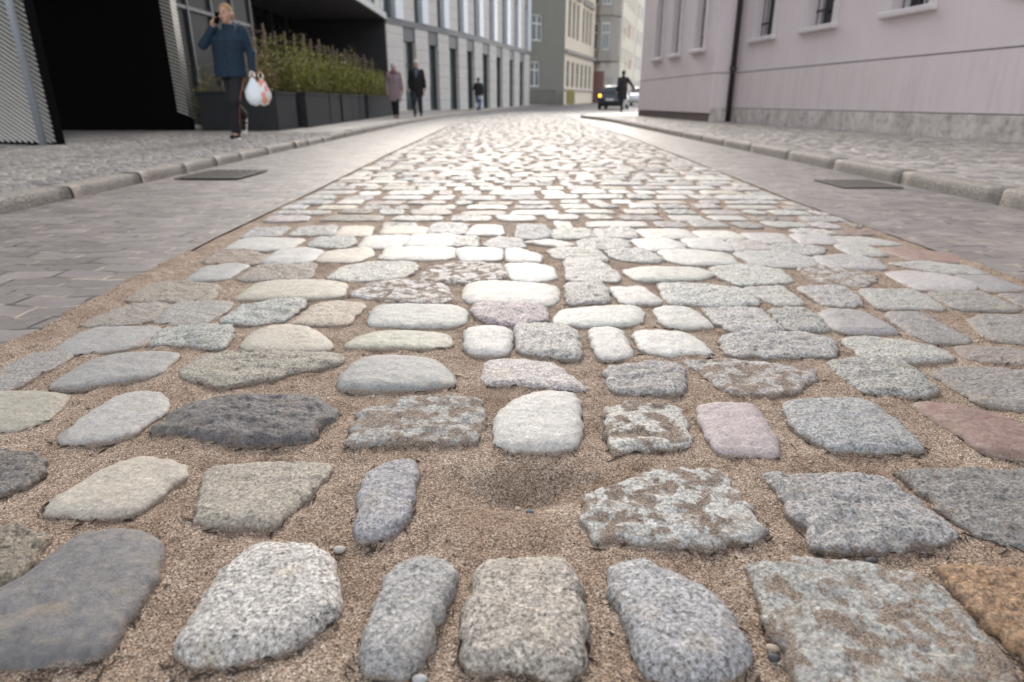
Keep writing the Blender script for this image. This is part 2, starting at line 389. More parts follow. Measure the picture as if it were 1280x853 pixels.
def make_stone(poly,H,fin,tone,n,K,zg=0.):
    v,f,c=stone_geo(poly,H,fin,rnd.uniform(0,90),n,K)
    me=bpy.data.meshes.new('cobblestone'); me.from_pydata(v,[],f); me.update()
    t=jit(TONE[tone]); _,spk,sandy,rg=FIN[fin]
    if tone in('speck','speckblue','ochrewhite'): spk=1.
    if tone in('dark','red'): spk=.25
    if c.y<1.6 and fin!='s': spk=max(spk,.8)
    set_attr(me,[(*t,1)]*len(v),[(spk,sandy,rg,1)]*len(v))
    o=link('cobblestone',me,M_STONE,None,True); o.location=(c.x,c.y,zg); return o
ORD='zero first second third fourth fifth sixth seventh eighth ninth tenth eleventh twelfth thirteenth fourteenth fifteenth sixteenth seventeenth eighteenth nineteenth twentieth'.split()
def ordn(i):
    if i<=20: return ORD[i]
    t,u=divmod(i,10); T={2:'twenty',3:'thirty',4:'forty'}[t]
    return T+'-'+ORD[u] if u else {3:'thirtieth',4:'fortieth'}[t]
STONES=[
 ["ROW"],
 ["r","ochre",.028,"yellowish grey cracked",[-0.753, 0.76, -0.707, 0.775, -0.641, 0.748, -0.628, 0.693, -0.636, 0.649, -0.671, 0.642]],
 ["s","dark",.030,"large dark grey smooth",[-0.657, 0.601, -0.626, 0.677, -0.615, 0.747, -0.591, 0.772, -0.541, 0.774, -0.491, 0.754, -0.468, 0.716, -0.455, 0.655, -0.454, 0.607, -0.448, 0.565, -0.461, 0.548, -0.518, 0.536, -0.599, 0.53]],
 ["s","speck",.036,"pale yellow-tinged speckled round-backed",[-0.35, 0.736, -0.319, 0.741, -0.25, 0.729, -0.214, 0.652, -0.206, 0.615, -0.223, 0.592, -0.241, 0.562, -0.275, 0.545, -0.328, 0.537, -0.373, 0.549, -0.376, 0.574, -0.378, 0.617, -0.374, 0.689]],
 ["m","pale",.032,"narrow upright light grey",[-0.164, 0.676, -0.117, 0.712, -0.09, 0.704, -0.072, 0.676, -0.078, 0.633, -0.091, 0.576, -0.099, 0.531, -0.136, 0.523, -0.166, 0.536, -0.168, 0.576, -0.164, 0.626]],
 ["m","ochrewhite",.034,"squarish yellow-white speckled",[-0.042, 0.703, 0.021, 0.706, 0.076, 0.703, 0.083, 0.66, 0.085, 0.599, 0.08, 0.541, 0.055, 0.517, 0.017, 0.525, -0.056, 0.536, -0.057, 0.587, -0.05, 0.653]],
 ["s","speckblue",.034,"blue-grey speckled egg-shaped",[0.123, 0.693, 0.17, 0.709, 0.189, 0.69, 0.239, 0.653, 0.261, 0.612, 0.264, 0.563, 0.256, 0.536, 0.21, 0.515, 0.154, 0.512, 0.139, 0.541, 0.134, 0.587, 0.122, 0.632]],
 ["p","pale",.024,"very large pale sand-smeared",[0.321, 0.708, 0.425, 0.707, 0.482, 0.694, 0.539, 0.676, 0.537, 0.617, 0.543, 0.545, 0.531, 0.494, 0.302, 0.494, 0.302, 0.545, 0.302, 0.644]],
 ["r","orange",.026,"rust-orange stained",[0.556, 0.693, 0.581, 0.694, 0.673, 0.684, 0.715, 0.672, 0.578, 0.503, 0.56, 0.534, 0.557, 0.578, 0.55, 0.616, 0.548, 0.65]],
 ["ROW"],
 ["r","darkmott",.022,"dark mottled",[-0.929, 0.986, -0.864, 0.992, -0.805, 0.968, -0.774, 0.934, -0.777, 0.898, -0.8, 0.868, -0.839, 0.87]],
 ["s","yellowish",.024,"long yellowish pale",[-0.708, 0.835, -0.692, 0.896, -0.669, 0.945, -0.635, 0.982, -0.579, 0.966, -0.54, 0.935, -0.535, 0.904, -0.551, 0.847, -0.57, 0.814, -0.612, 0.806, -0.686, 0.81]],
 ["m","yellowgrey",.026,"yellow-grey flat-topped",[-0.512, 0.939, -0.43, 0.951, -0.324, 0.954, -0.3, 0.936, -0.31, 0.883, -0.339, 0.799, -0.346, 0.786, -0.456, 0.786, -0.479, 0.85]],
 ["m","paleblue",.030,"narrow slanting pale",[-0.241, 0.916, -0.203, 0.959, -0.165, 0.961, -0.154, 0.916, -0.154, 0.837, -0.156, 0.787, -0.184, 0.754, -0.22, 0.754, -0.228, 0.827]],
 ["p","white",.026,"large white sand-patched",[0.108, 0.85, 0.179, 0.895, 0.21, 0.924, 0.266, 0.936, 0.344, 0.931, 0.354, 0.861, 0.36, 0.809, 0.364, 0.771, 0.322, 0.749, 0.264, 0.739, 0.167, 0.749, 0.117, 0.753, 0.108, 0.789]],
 ["r","pale",.026,"large pale grey rough",[0.416, 0.919, 0.552, 0.924, 0.598, 0.912, 0.614, 0.872, 0.626, 0.819, 0.627, 0.771, 0.582, 0.739, 0.502, 0.732, 0.42, 0.732, 0.417, 0.789, 0.416, 0.861]],
 ["r","grey",.022,"brown mottled rough",[0.639, 0.927, 0.744, 0.937, 0.875, 0.934, 0.899, 0.898, 0.755, 0.721, 0.708, 0.729, 0.662, 0.759, 0.646, 0.822, 0.641, 0.875]],
 ["ROW"],
 ["s","yellowgrey",.020,"yellow-grey rounded",[-1.122, 1.235, -0.98, 1.247, -0.922, 1.216, -0.894, 1.132, -0.916, 1.086, -0.991, 1.067]],
 ["s","pale",.022,"pale grey wedge-shaped",[-0.825, 1.05, -0.829, 1.141, -0.815, 1.226, -0.761, 1.25, -0.718, 1.214, -0.686, 1.151, -0.699, 1.074, -0.725, 1.041, -0.797, 1.029]],
 ["r","dark",.034,"long dark blue-grey craggy",[-0.669, 1.09, -0.655, 1.154, -0.613, 1.202, -0.511, 1.214, -0.409, 1.202, -0.35, 1.147, -0.337, 1.113, -0.365, 1.103, -0.361, 1.064, -0.389, 1.034, -0.488, 1.031, -0.585, 1.055, -0.652, 1.07]],
 ["p","pale",.024,"wide pale sand-patched",[-0.292, 1.018, -0.293, 1.089, -0.291, 1.149, -0.214, 1.212, -0.066, 1.212, -0.057, 1.122, -0.067, 1.079, -0.072, 1.033, -0.186, 1.027]],
 ["s","white",.036,"bright white rounded",[-0.031, 1.128, 0.016, 1.2, 0.067, 1.24, 0.125, 1.228, 0.135, 1.163, 0.122, 1.047, 0.099, 1.009, 0.0, 1.003, -0.029, 1.032]],
 ["p","white",.024,"broken white two-lobed",[0.188, 1.163, 0.243, 1.189, 0.326, 1.163, 0.332, 1.122, 0.315, 1.027, 0.275, 1.007, 0.227, 1.013, 0.188, 0.99, 0.175, 1.027]],
 ["s","pink",.026,"smooth pinkish grey",[0.368, 1.154, 0.396, 1.187, 0.484, 1.184, 0.485, 1.12, 0.47, 1.011, 0.448, 0.981, 0.363, 0.994, 0.359, 1.055]],
 ["m","paleblue",.028,"blue-grey dark-edged",[0.543, 1.189, 0.657, 1.208, 0.719, 1.2, 0.732, 1.135, 0.729, 1.024, 0.71, 1.004, 0.617, 1.001, 0.565, 1.01, 0.533, 1.069]],
 ["s","red",.028,"red-brown scratched",[0.818, 1.189, 0.872, 1.185, 0.931, 1.142, 0.967, 1.085, 1.012, 1.039, 0.944, 0.955, 0.877, 0.974, 0.827, 1.001, 0.821, 1.079, 0.81, 1.135]],
 ["ROW"],
 ["m","grey",.018,"brownish grey flat",[-1.173, 1.278, -1.163, 1.358, -1.16, 1.458, -1.103, 1.49, -1.063, 1.442, -1.063, 1.358, -1.07, 1.278, -1.092, 1.218]],
 ["s","blue",.024,"blue-grey long",[-0.993, 1.281, -0.994, 1.41, -0.929, 1.462, -0.828, 1.472, -0.805, 1.425, -0.798, 1.338, -0.878, 1.307, -0.922, 1.264]],
 ["r","yellowgrey",.022,"pale yellowish rough",[-0.747, 1.354, -0.74, 1.427, -0.681, 1.469, -0.543, 1.464, -0.413, 1.448, -0.41, 1.397, -0.521, 1.34, -0.605, 1.283, -0.677, 1.309]],
 ["s","blue",.030,"smooth blue-grey domed",[-0.378, 1.309, -0.371, 1.393, -0.326, 1.444, -0.189, 1.423, -0.134, 1.332, -0.127, 1.287, -0.205, 1.266, -0.358, 1.262]],
 ["m","pinkwhite",.026,"pink-white tapering",[-0.063, 1.35, -0.052, 1.408, 0.019, 1.418, 0.092, 1.383, 0.148, 1.292, 0.153, 1.254, 0.102, 1.262, 0.017, 1.287, -0.056, 1.292]],
 ["r","pale",.024,"pale chipped",[0.215, 1.361, 0.297, 1.395, 0.388, 1.385, 0.361, 1.252, 0.268, 1.236, 0.209, 1.272]],
 ["p","pale",.022,"wide pale sand-patched",[0.407, 1.402, 0.489, 1.412, 0.592, 1.387, 0.684, 1.363, 0.676, 1.327, 0.582, 1.246, 0.485, 1.233, 0.447, 1.274, 0.431, 1.34]],
 ["r","pale",.022,"pale blue-grey chipped",[0.752, 1.412, 0.816, 1.427, 0.921, 1.412, 0.903, 1.274, 0.848, 1.226, 0.742, 1.246, 0.736, 1.34]],
 ["m","grey",.018,"flat brown-grey",[0.946, 1.344, 1.03, 1.377, 1.196, 1.354, 1.225, 1.3, 1.099, 1.144, 1.018, 1.162, 0.955, 1.199, 0.949, 1.278]],
 ["ROW"],
 ["s","blue",.018,"long grey-blue flat",[-1.127, 1.496, -1.14, 1.595, -1.123, 1.653, -0.975, 1.66, -0.941, 1.614, -0.934, 1.541, -0.988, 1.496, -1.07, 1.469]],
 ["r","pale",.020,"pale blue ragged",[-0.909, 1.533, -0.934, 1.644, -0.89, 1.664, -0.762, 1.67, -0.728, 1.551, -0.735, 1.505, -0.818, 1.533]],
 ["s","yellowish",.026,"smooth yellowish domed",[-0.674, 1.503, -0.679, 1.623, -0.631, 1.669, -0.562, 1.656, -0.472, 1.561, -0.446, 1.503, -0.548, 1.481]],
 ["s","yellowish",.020,"long low yellowish",[-0.421, 1.521, -0.386, 1.593, -0.298, 1.624, -0.178, 1.599, -0.159, 1.551, -0.17, 1.516, -0.32, 1.516]],
 ["s","white",.030,"white rounded",[-0.119, 1.599, -0.103, 1.644, -0.043, 1.657, -0.006, 1.605, -0.01, 1.509, -0.029, 1.46, -0.088, 1.471, -0.11, 1.521]],
 ["r","white",.026,"broken white layered",[0.017, 1.669, 0.109, 1.676, 0.166, 1.623, 0.159, 1.459, 0.115, 1.443, 0.02, 1.492]],
 ["s","white",.026,"small white leaning",[0.208, 1.623, 0.237, 1.649, 0.283, 1.643, 0.284, 1.543, 0.288, 1.47, 0.247, 1.433, 0.211, 1.449]],
 ["s","white",.024,"smooth white",[0.326, 1.607, 0.372, 1.626, 0.461, 1.6, 0.48, 1.517, 0.477, 1.472, 0.387, 1.462, 0.324, 1.483]],
 ["r","pale",.022,"long pale jagged",[0.541, 1.566, 0.637, 1.622, 0.756, 1.603, 0.825, 1.548, 0.773, 1.459, 0.674, 1.453, 0.524, 1.464]],
 ["m","pale",.022,"long pale grey",[0.851, 1.548, 0.888, 1.572, 0.998, 1.548, 1.064, 1.491, 1.046, 1.438, 0.943, 1.417, 0.837, 1.432]],
 ["m","browngrey",.016,"flat brownish",[1.106, 1.509, 1.196, 1.509, 1.286, 1.471, 1.334, 1.434, 1.227, 1.394, 1.092, 1.429]],
 ["ROW"],
 ["m","browngrey",.016,"brownish flat",[-1.184, 1.682, -1.168, 1.805, -1.132, 1.869, -1.056, 1.886, -1.001, 1.753, -1.079, 1.689]],
 ["m","grey",.018,"grey-brown flat",[-0.97, 1.693, -1.026, 1.826, -0.998, 1.891, -0.857, 1.891, -0.845, 1.787, -0.86, 1.693]],
 ["r","pale",.022,"streaked grey",[-0.803, 1.716, -0.8, 1.82, -0.734, 1.902, -0.644, 1.911, -0.635, 1.82, -0.649, 1.723, -0.706, 1.695]],
 ["m","cream",.020,"cream-coloured",[-0.597, 1.712, -0.591, 1.847, -0.537, 1.897, -0.444, 1.863, -0.459, 1.77, -0.456, 1.691, -0.575, 1.698]],
 ["s","pale",.028,"smooth pale rectangular",[-0.391, 1.687, -0.403, 1.812, -0.382, 1.852, -0.19, 1.843, -0.139, 1.796, -0.138, 1.68, -0.262, 1.673]],
 ["r","pinkwhite",.026,"pinkish streaked",[-0.116, 1.791, -0.096, 1.863, 0.024, 1.871, 0.09, 1.83, 0.09, 1.739, 0.022, 1.683, -0.044, 1.703]],
 ["s","white",.026,"long smooth white",[0.117, 1.703, 0.146, 1.791, 0.235, 1.822, 0.369, 1.846, 0.375, 1.776, 0.342, 1.697, 0.218, 1.676]],
 ["s","white",.024,"smooth white tapering",[0.424, 1.825, 0.511, 1.841, 0.539, 1.727, 0.539, 1.665, 0.418, 1.672]],
 ["r","white",.022,"white rough-topped",[0.567, 1.812, 0.708, 1.828, 0.721, 1.767, 0.723, 1.654, 0.649, 1.628, 0.588, 1.635, 0.571, 1.723]],
 ["r","pale",.022,"pale grey chipped",[0.77, 1.805, 0.85, 1.828, 0.86, 1.745, 0.836, 1.641, 0.751, 1.641, 0.749, 1.737]],
 ["s","blue",.026,"blue-grey smooth",[0.89, 1.761, 0.942, 1.815, 1.008, 1.791, 1.019, 1.703, 1.015, 1.617, 0.867, 1.617]],
 ["m","grey",.020,"light grey slanting",[1.081, 1.785, 1.179, 1.785, 1.17, 1.677, 1.173, 1.551, 1.081, 1.551, 1.055, 1.612]],
 ["m","grey",.018,"long grey flat",[1.282, 1.714, 1.373, 1.765, 1.494, 1.743, 1.533, 1.68, 1.43, 1.553, 1.226, 1.553]],
 ["ROW"],
 ["r","ochre",.018,"brown-yellow",[-1.17, 1.917, -1.212, 2.064, -1.163, 2.124, -0.979, 2.074, -0.939, 1.952, -0.982, 1.908]],
 ["s","yellowish",.026,"long smooth cream-grey",[-0.851, 1.939, -0.852, 2.09, -0.786, 2.132, -0.651, 2.132, -0.555, 2.07, -0.542, 1.966, -0.672, 1.939]],
 ["p","white",.022,"white sand-flecked oval",[-0.51, 1.991, -0.445, 2.118, -0.354, 2.138, -0.239, 2.087, -0.189, 1.963, -0.231, 1.894, -0.396, 1.928]],
 ["s","white",.030,"large smooth white block",[-0.14, 1.916, -0.145, 2.074, -0.081, 2.125, 0.053, 2.094, 0.144, 2.044, 0.131, 1.933, 0.096, 1.865, -0.048, 1.882]],
 ["r","white",.026,"small white cracked",[0.186, 2.08, 0.282, 2.111, 0.306, 2.031, 0.283, 1.913, 0.182, 1.888]],
 ["s","white",.024,"small smooth white",[0.325, 2.035, 0.42, 2.054, 0.452, 1.899, 0.351, 1.882]],
 ["r","white",.022,"long white ragged",[0.502, 2.097, 0.612, 2.087, 0.749, 2.019, 0.743, 1.894, 0.636, 1.86, 0.477, 1.902]],
 ["m","pale",.020,"narrow pale slanting",[0.774, 2.041, 0.881, 2.06, 0.875, 1.888, 0.808, 1.872, 0.769, 1.966]],
 ["r","pale",.020,"pale grey slanting",[0.944, 2.041, 1.083, 2.07, 1.059, 1.905, 1.005, 1.855, 0.944, 1.88]],
 ["m","pale",.018,"flat pale grey",[1.134, 2.025, 1.295, 2.025, 1.302, 1.952, 1.267, 1.834, 1.094, 1.842]],
 ["m","grey",.018,"wide flat grey",[1.342, 1.997, 1.496, 2.016, 1.504, 1.85, 1.445, 1.818, 1.32, 1.842]],
 ["m","grey",.016,"grey border",[1.556, 1.973, 1.656, 1.955, 1.654, 1.829, 1.536, 1.829]],
 ["ROW"],
 ["s","blue",.022,"pale blue low",[-1.098, 2.149, -1.123, 2.307, -1.051, 2.382, -0.991, 2.344, -0.997, 2.181]],
 ["r","browngrey",.018,"brownish uneven",[-0.931, 2.188, -0.935, 2.352, -0.863, 2.402, -0.755, 2.377, -0.712, 2.199, -0.798, 2.166, -0.881, 2.166]],
 ["r","white",.020,"long uneven pale",[-0.627, 2.196, -0.616, 2.323, -0.514, 2.399, -0.393, 2.399, -0.356, 2.311, -0.402, 2.185, -0.52, 2.152]],
 ["p","white",.026,"long white dappled",[-0.327, 2.142, -0.277, 2.312, -0.18, 2.387, -0.045, 2.362, -0.036, 2.185, -0.108, 2.132]],
 ["s","white",.024,"small white",[-0.015, 2.366, 0.075, 2.378, 0.14, 2.304, 0.139, 2.189, 0.068, 2.135, 0.014, 2.178]],
 ["r","white",.022,"white hollow-topped",[0.214, 2.434, 0.311, 2.475, 0.361, 2.284, 0.357, 2.16, 0.205, 2.149]],
 ["s","white",.026,"long smooth white",[0.407, 2.265, 0.511, 2.312, 0.669, 2.3, 0.71, 2.241, 0.635, 2.174, 0.44, 2.164]],
 ["r","white",.020,"pale ragged",[0.739, 2.311, 0.863, 2.36, 0.964, 2.275, 0.94, 2.142, 0.776, 2.1, 0.738, 2.196]],
 ["p","pale",.016,"flat sand-smeared grey",[1.063, 2.318, 1.248, 2.355, 1.258, 2.203, 1.153, 2.077, 1.043, 2.128]],
 ["s","pale",.020,"pale grey smooth",[1.336, 2.229, 1.439, 2.275, 1.533, 2.196, 1.553, 2.121, 1.473, 2.041, 1.33, 2.041]],
 ["s","lilac",.016,"lilac-grey",[1.566, 2.203, 1.677, 2.203, 1.661, 2.047, 1.55, 2.019]],
 ["ROW"],
 ["r","pinkbrown",.018,"red-brown broken",[-1.156, 2.416, -1.194, 2.613, -1.079, 2.613, -0.961, 2.511, -0.969, 2.402]],
 ["s","pale",.024,"smooth pale",[-0.933, 2.43, -0.944, 2.6, -0.865, 2.662, -0.783, 2.585, -0.784, 2.444, -0.848, 2.404]],
 ["s","yellowish",.020,"yellow-grey flat",[-0.734, 2.452, -0.743, 2.579, -0.617, 2.67, -0.566, 2.535, -0.614, 2.438]],
 ["s","white",.024,"long smooth white",[-0.499, 2.485, -0.506, 2.662, -0.259, 2.662, -0.244, 2.527, -0.295, 2.471]],
 ["s","white",.022,"smooth white",[-0.222, 2.605, -0.167, 2.666, -0.056, 2.635, -0.062, 2.475, -0.169, 2.448]],
 ["s","white",.024,"small squarish white",[-0.01, 2.616, 0.033, 2.646, 0.101, 2.527, 0.086, 2.43, 0.0, 2.444]],
 ["r","white",.022,"white ragged-edged",[0.161, 2.575, 0.215, 2.651, 0.328, 2.62, 0.358, 2.475, 0.292, 2.448, 0.189, 2.503]],
 ["r","white",.022,"streaked white",[0.396, 2.59, 0.527, 2.635, 0.575, 2.475, 0.518, 2.421, 0.42, 2.475]],
 ["s","white",.024,"long smooth bluish white",[0.609, 2.585, 0.72, 2.616, 0.856, 2.527, 0.833, 2.404, 0.678, 2.391, 0.618, 2.457]],
 ["m","pale",.020,"pale grey long",[0.9, 2.564, 1.072, 2.594, 1.168, 2.479, 1.096, 2.348, 0.928, 2.373]],
 ["m","pale",.020,"pale grey",[1.19, 2.479, 1.335, 2.535, 1.396, 2.438, 1.35, 2.323, 1.174, 2.323]],
 ["m","pale",.018,"long pale grey",[1.433, 2.377, 1.582, 2.416, 1.683, 2.339, 1.677, 2.244, 1.543, 2.256]],
 ["s","red",.016,"flat maroon",[1.531, 2.632, 1.631, 2.663, 1.764, 2.557, 1.721, 2.419, 1.569, 2.446]],
 ["ROW"],
 ["s","pale",.020,"long grey flat",[-1.168, 2.655, -1.193, 2.82, -1.107, 2.873, -0.935, 2.838, -0.939, 2.686, -1.023, 2.639]],
 ["r","pale",.020,"small pale ragged",[-0.841, 2.719, -0.857, 2.873, -0.736, 2.891, -0.69, 2.768, -0.721, 2.686]],
 ["s","white",.022,"pinkish white",[-0.627, 2.714, -0.642, 2.905, -0.49, 2.924, -0.463, 2.816, -0.502, 2.682, -0.569, 2.682]],
 ["s","white",.024,"smooth white",[-0.435, 2.726, -0.437, 2.938, -0.262, 2.938, -0.258, 2.76, -0.321, 2.71]],
 ["r","white",.020,"very small white",[-0.232, 2.735, -0.23, 2.891, -0.172, 2.891, -0.163, 2.719]],
 ["r","white",.020,"grey-white ragged",[-0.11, 2.752, -0.054, 2.873, 0.018, 2.838, 0.034, 2.702, -0.05, 2.67]],
 ["m","white",.018,"thin white",[0.059, 2.773, 0.176, 2.824, 0.258, 2.756, 0.202, 2.691]],
 ["r","white",.020,"thin ragged white",[0.295, 2.785, 0.408, 2.855, 0.496, 2.785, 0.467, 2.67, 0.315, 2.655]],
 ["s","white",.022,"smooth white",[0.536, 2.816, 0.674, 2.851, 0.722, 2.731, 0.675, 2.635, 0.567, 2.635]],
 ["s","white",.022,"smooth white",[0.768, 2.833, 0.891, 2.869, 0.921, 2.714, 0.873, 2.635, 0.77, 2.682]],
 ["m","pale",.020,"pale",[0.965, 2.82, 1.064, 2.803, 1.062, 2.655, 0.93, 2.609]],
 ["r","pale",.018,"pale ragged",[1.082, 2.691, 1.179, 2.739, 1.296, 2.659, 1.207, 2.568, 1.088, 2.553]],
 ["m","pale",.018,"pale flat",[1.393, 2.723, 1.495, 2.691, 1.473, 2.553, 1.362, 2.525]],
 ["ROW"],
 ["r","pale",.018,"small pale",[-1.187, 2.896, -1.224, 3.091, -1.104, 3.133, -1.081, 2.952]],
 ["r","pale",.018,"pale ragged",[-0.996, 2.952, -1.007, 3.133, -0.882, 3.176, -0.84, 2.971]],
 ["s","cream",.018,"cream-tinted",[-0.788, 2.952, -0.811, 3.154, -0.701, 3.154, -0.667, 2.952]],
 ["s","cream",.020,"cream-tinted long",[-0.592, 2.986, -0.599, 3.128, -0.425, 3.128, -0.426, 2.986]],
 ["r","white",.020,"white rough",[-0.372, 3.005, -0.367, 3.237, -0.238, 3.215, -0.241, 2.986]],
 ["s","white",.024,"arched white",[-0.194, 2.957, -0.157, 3.183, -0.078, 3.161, -0.055, 2.976]],
 ["r","paleblue",.024,"bluish striped",[0.036, 2.882, 0.047, 3.183, 0.138, 3.183, 0.167, 2.996, 0.125, 2.864]],
 ["r","white",.022,"white cracked",[0.193, 3.001, 0.251, 3.123, 0.36, 3.061, 0.351, 2.887, 0.215, 2.887]],
 ["r","white",.022,"white cracked",[0.398, 3.061, 0.556, 3.102, 0.548, 2.905, 0.412, 2.887]],
 ["s","white",.020,"long smooth white",[0.607, 3.065, 0.802, 3.086, 0.819, 2.891, 0.625, 2.873]],
 ["s","white",.020,"smooth white",[0.869, 3.025, 1.012, 3.025, 1.018, 2.873, 0.87, 2.855]],
 ["s","pale",.020,"smooth pale",[1.067, 2.966, 1.233, 2.966, 1.197, 2.785, 1.093, 2.785]],
 ["s","pale",.020,"smooth pale",[1.298, 2.947, 1.436, 2.929, 1.38, 2.768, 1.259, 2.768]],
 ["s","pale",.016,"long pale flat",[1.459, 2.901, 1.576, 2.882, 1.669, 2.76, 1.437, 2.744]],
]

row=0; k=0; cnt=0; GRP='cobblestones set in the sand of the lane'
for s in STONES:
    if s[0]=='ROW': row+=1; k=0; continue
    fin,tone,H,desc,fl=s; k+=1; poly=[(fl[i],fl[i+1]) for i in range(0,len(fl),2)]
    yy=sum(p[1] for p in poly)/len(poly)
    cx_=sum(p[0] for p in poly)/len(poly); ex,ey=.003+min(.020,max(0,.012*(yy-.7)))+max(0,yy-2.2)*.010,.003+min(.031,max(0,.018*(yy-.75)))
    def grow(p,c0,d0):
        L_=abs(p-c0); return p+math.copysign(d0*min(1,L_/.03),p-c0)
    poly=[(grow(p[0],cx_,ex),grow(p[1],yy,ey)) for p in poly]; H*=.78 if yy<.72 else .60
    n,K=(110,34) if yy<1.3 else (70,20) if yy<2 else (44,12)
    o=make_stone(poly,H,fin,tone,n,K); cnt+=1
    pl='in the bottom row' if row==1 else 'in the %s row from the bottom'%ordn(row)
    tag(o,'%s cobblestone, %s from the left %s'%(desc,ordn(k),pl),'cobblestone',GRP)
# the rows beyond
y=2.93; row_n=row
TB=[]
for s in STONES:
    if s[0]!='ROW':
        X_=s[4][0::2]; Y_=s[4][1::2]
        if max(Y_)>2.5: TB.append((min(X_)-.02,max(X_)+.02,min(Y_)-.015,max(Y_)+.03))
bulkv=[];bulkf=[];bt=[];bp=[]
TW=['white']*7+['pale']*6+['yellowish','cream','grey','blue','pinkwhite','browngrey']
WORD={'white':'white','pale':'pale grey','yellowish':'yellowish','cream':'cream','grey':'grey','blue':'bluish','pinkwhite':'pinkish','browngrey':'brownish','red':'red-brown'}
FW={'s':'smooth','m':'flat-topped','r':'rough','p':'sandy'}
while y<38.6:
    dep=rnd.uniform(.165,.25); a,b=cl(y),cr(y)
    row_n+=1; x=a+rnd.uniform(0,.04); k=0; indiv=cnt<=286
    offs=rnd.uniform(0,9)
    while x<b-.06:
        wd=rnd.choice([rnd.uniform(.13,.2),rnd.uniform(.18,.28),rnd.uniform(.22,.38)])
        if b-x-wd<.09: wd=b-x
        gp=rnd.uniform(.018,.055); wv=.035*noise.noise((x*1.9,offs,0))+.06*noise.noise((x*.9,y*.25,4)); j=lambda q:rnd.uniform(-q,q)
        y0=y+wv+j(.016)+.021; y1=y+dep+wv+j(.016)-.019
        sk=j(.02)
        poly=[(x+gp/2+j(.012),y0+j(.01)),(x+wd*.5,y0-.008+j(.012)),(x+wd-gp/2+j(.012),y0+j(.012)),(x+wd-gp/2+sk+j(.015),y1+j(.012)),(x+wd*.5+sk,y1+.008+j(.012)),(x+gp/2+sk+j(.015),y1+j(.012))]
        if y<3.45 and any(x+wd*.9>b0 and x+wd*.1<b1 and y1-.03>b2 and y0+.03<b3 for b0,b1,b2,b3 in TB): x+=wd*.35; continue
        fin=rnd.choice('smmmrrr'); tone=rnd.choice(TW); H=rnd.uniform(.007,.013); k+=1
        if rnd.random()<.02: tone='red'
        if indiv:
            o=make_stone(poly,H,fin,tone,30,8,g(y)); cnt+=1
            tag(o,'%s %s cobblestone, %s from the left in the %s row from the bottom'%(WORD[tone],FW[fin],ordn(k),ordn(row_n)),'cobblestone',GRP)
        else:
            nn,kk=(16,5) if y<9 else (10,4)
            v,f,c=stone_geo(poly,H,fin,rnd.uniform(0,90),nn,kk); bb=len(bulkv)
            bulkv+=[(p[0]+c.x,p[1]+c.y,p[2]+g(y)) for p in v]; bulkf+=[tuple(bb+i for i in q) for q in f]
            t=jit(TONE[tone]); e,spk,sandy,rg=FIN[fin]; t=tuple(x*.85 for x in t); bt+=[(*t,1)]*len(v); bp+=[(spk*.6,sandy*.5,rg,1)]*len(v)
        x+=wd
    y+=dep
me=bpy.data.meshes.new('cobblestones'); me.from_pydata(bulkv,[],bulkf); me.update(); set_attr(me,bt,bp)
o=link('far_cobblestones',me,M_STONE,None,True)
tag(o,'distant shining cobblestones running up the lane to the bend','cobblestones',None,'stuff')
bulkv=[];bulkf=[];bt=[];bp=[]; y=-1.9
while y<1.9:
    x=cl(y)+.02
    while x<cr(y)-.08:
        wd=rnd.uniform(.12,.24); j=lambda q:rnd.uniform(-q,q)
        if y<.30 or abs(x+wd/2)-wd*.5-.02>.79*(.938*(y+.14)+.2015)+.10:
            poly=[(x+.012+j(.01),y+j(.01)),(x+wd-.012+j(.01),y+j(.01)),(x+wd-.012+j(.01),y+.145+j(.01)),(x+.012+j(.01),y+.145+j(.01))]
            v,f,c=stone_geo(poly,.02,rnd.choice('smr'),rnd.uniform(0,90),30,10); bb=len(bulkv)
            bulkv+=[(p[0]+c.x,p[1]+c.y,p[2]) for p in v]; bulkf+=[tuple(bb+i for i in q) for q in f]; t=jit(TONE[rnd.choice(TW)]); bt+=[(*t,1)]*len(v); bp+=[(.7,.3,.6,1)]*len(v)
        x+=wd+.015
    y+=.19
me=bpy.data.meshes.new('cobblestones'); me.from_pydata(bulkv,[],bulkf); me.update(); set_attr(me,bt,bp)
tag(link('nearer_cobblestones',me,M_STONE,None,True),'cobblestones continuing below the bottom edge of the photo','cobblestones',None,'stuff')
print('COBBLES individually',cnt,'rows',row_n)
# small-stone paving of the two footways
def setts(name,xf0,xf1,y0,y1,rd,wr,z,tones,label,H=.010,nn=10,fin='m',keep=None):
    V=[];F=[];T=[];P=[]; yy=y0
    while yy<y1:
        dep=rnd.uniform(*rd); x=xf0(yy); xb=xf1(yy)
        while x<xb:
            wd=rnd.uniform(*wr); j=lambda q:rnd.uniform(-q,q); gp=.008
            if keep is None or keep(x+wd/2,yy):
                poly=[(x+gp+j(.006),yy+gp+j(.006)),(x+wd-gp+j(.006),yy+gp+j(.006)),(x+wd-gp+j(.006),yy+dep-gp+j(.006)),(x+gp+j(.006),yy+dep-gp+j(.006))]
                v,f,c=stone_geo(poly,H*rnd.uniform(.6,1.4),fin,rnd.uniform(0,90),nn,3); bb=len(V)
                zj=j(.004); V+=[(p[0]+c.x,p[1]+c.y,p[2]+z+zj) for p in v]; F+=[tuple(bb+i for i in q) for q in f]
                t=jit(rnd.choice(tones),.15); T+=[(*t,1)]*len(v); P+=[(.3,.35,.6,1)]*len(v)
            x+=wd
        yy+=dep
    me=bpy.data.meshes.new(name); me.from_pydata(V,[],F); me.update(); set_attr(me,T,P)
    o=link(name,me,M_STONE,None,True); me.polygons.foreach_set('use_smooth',[False]*len(me.polygons)); return tag(o,label,'paving stones',None,'stuff')
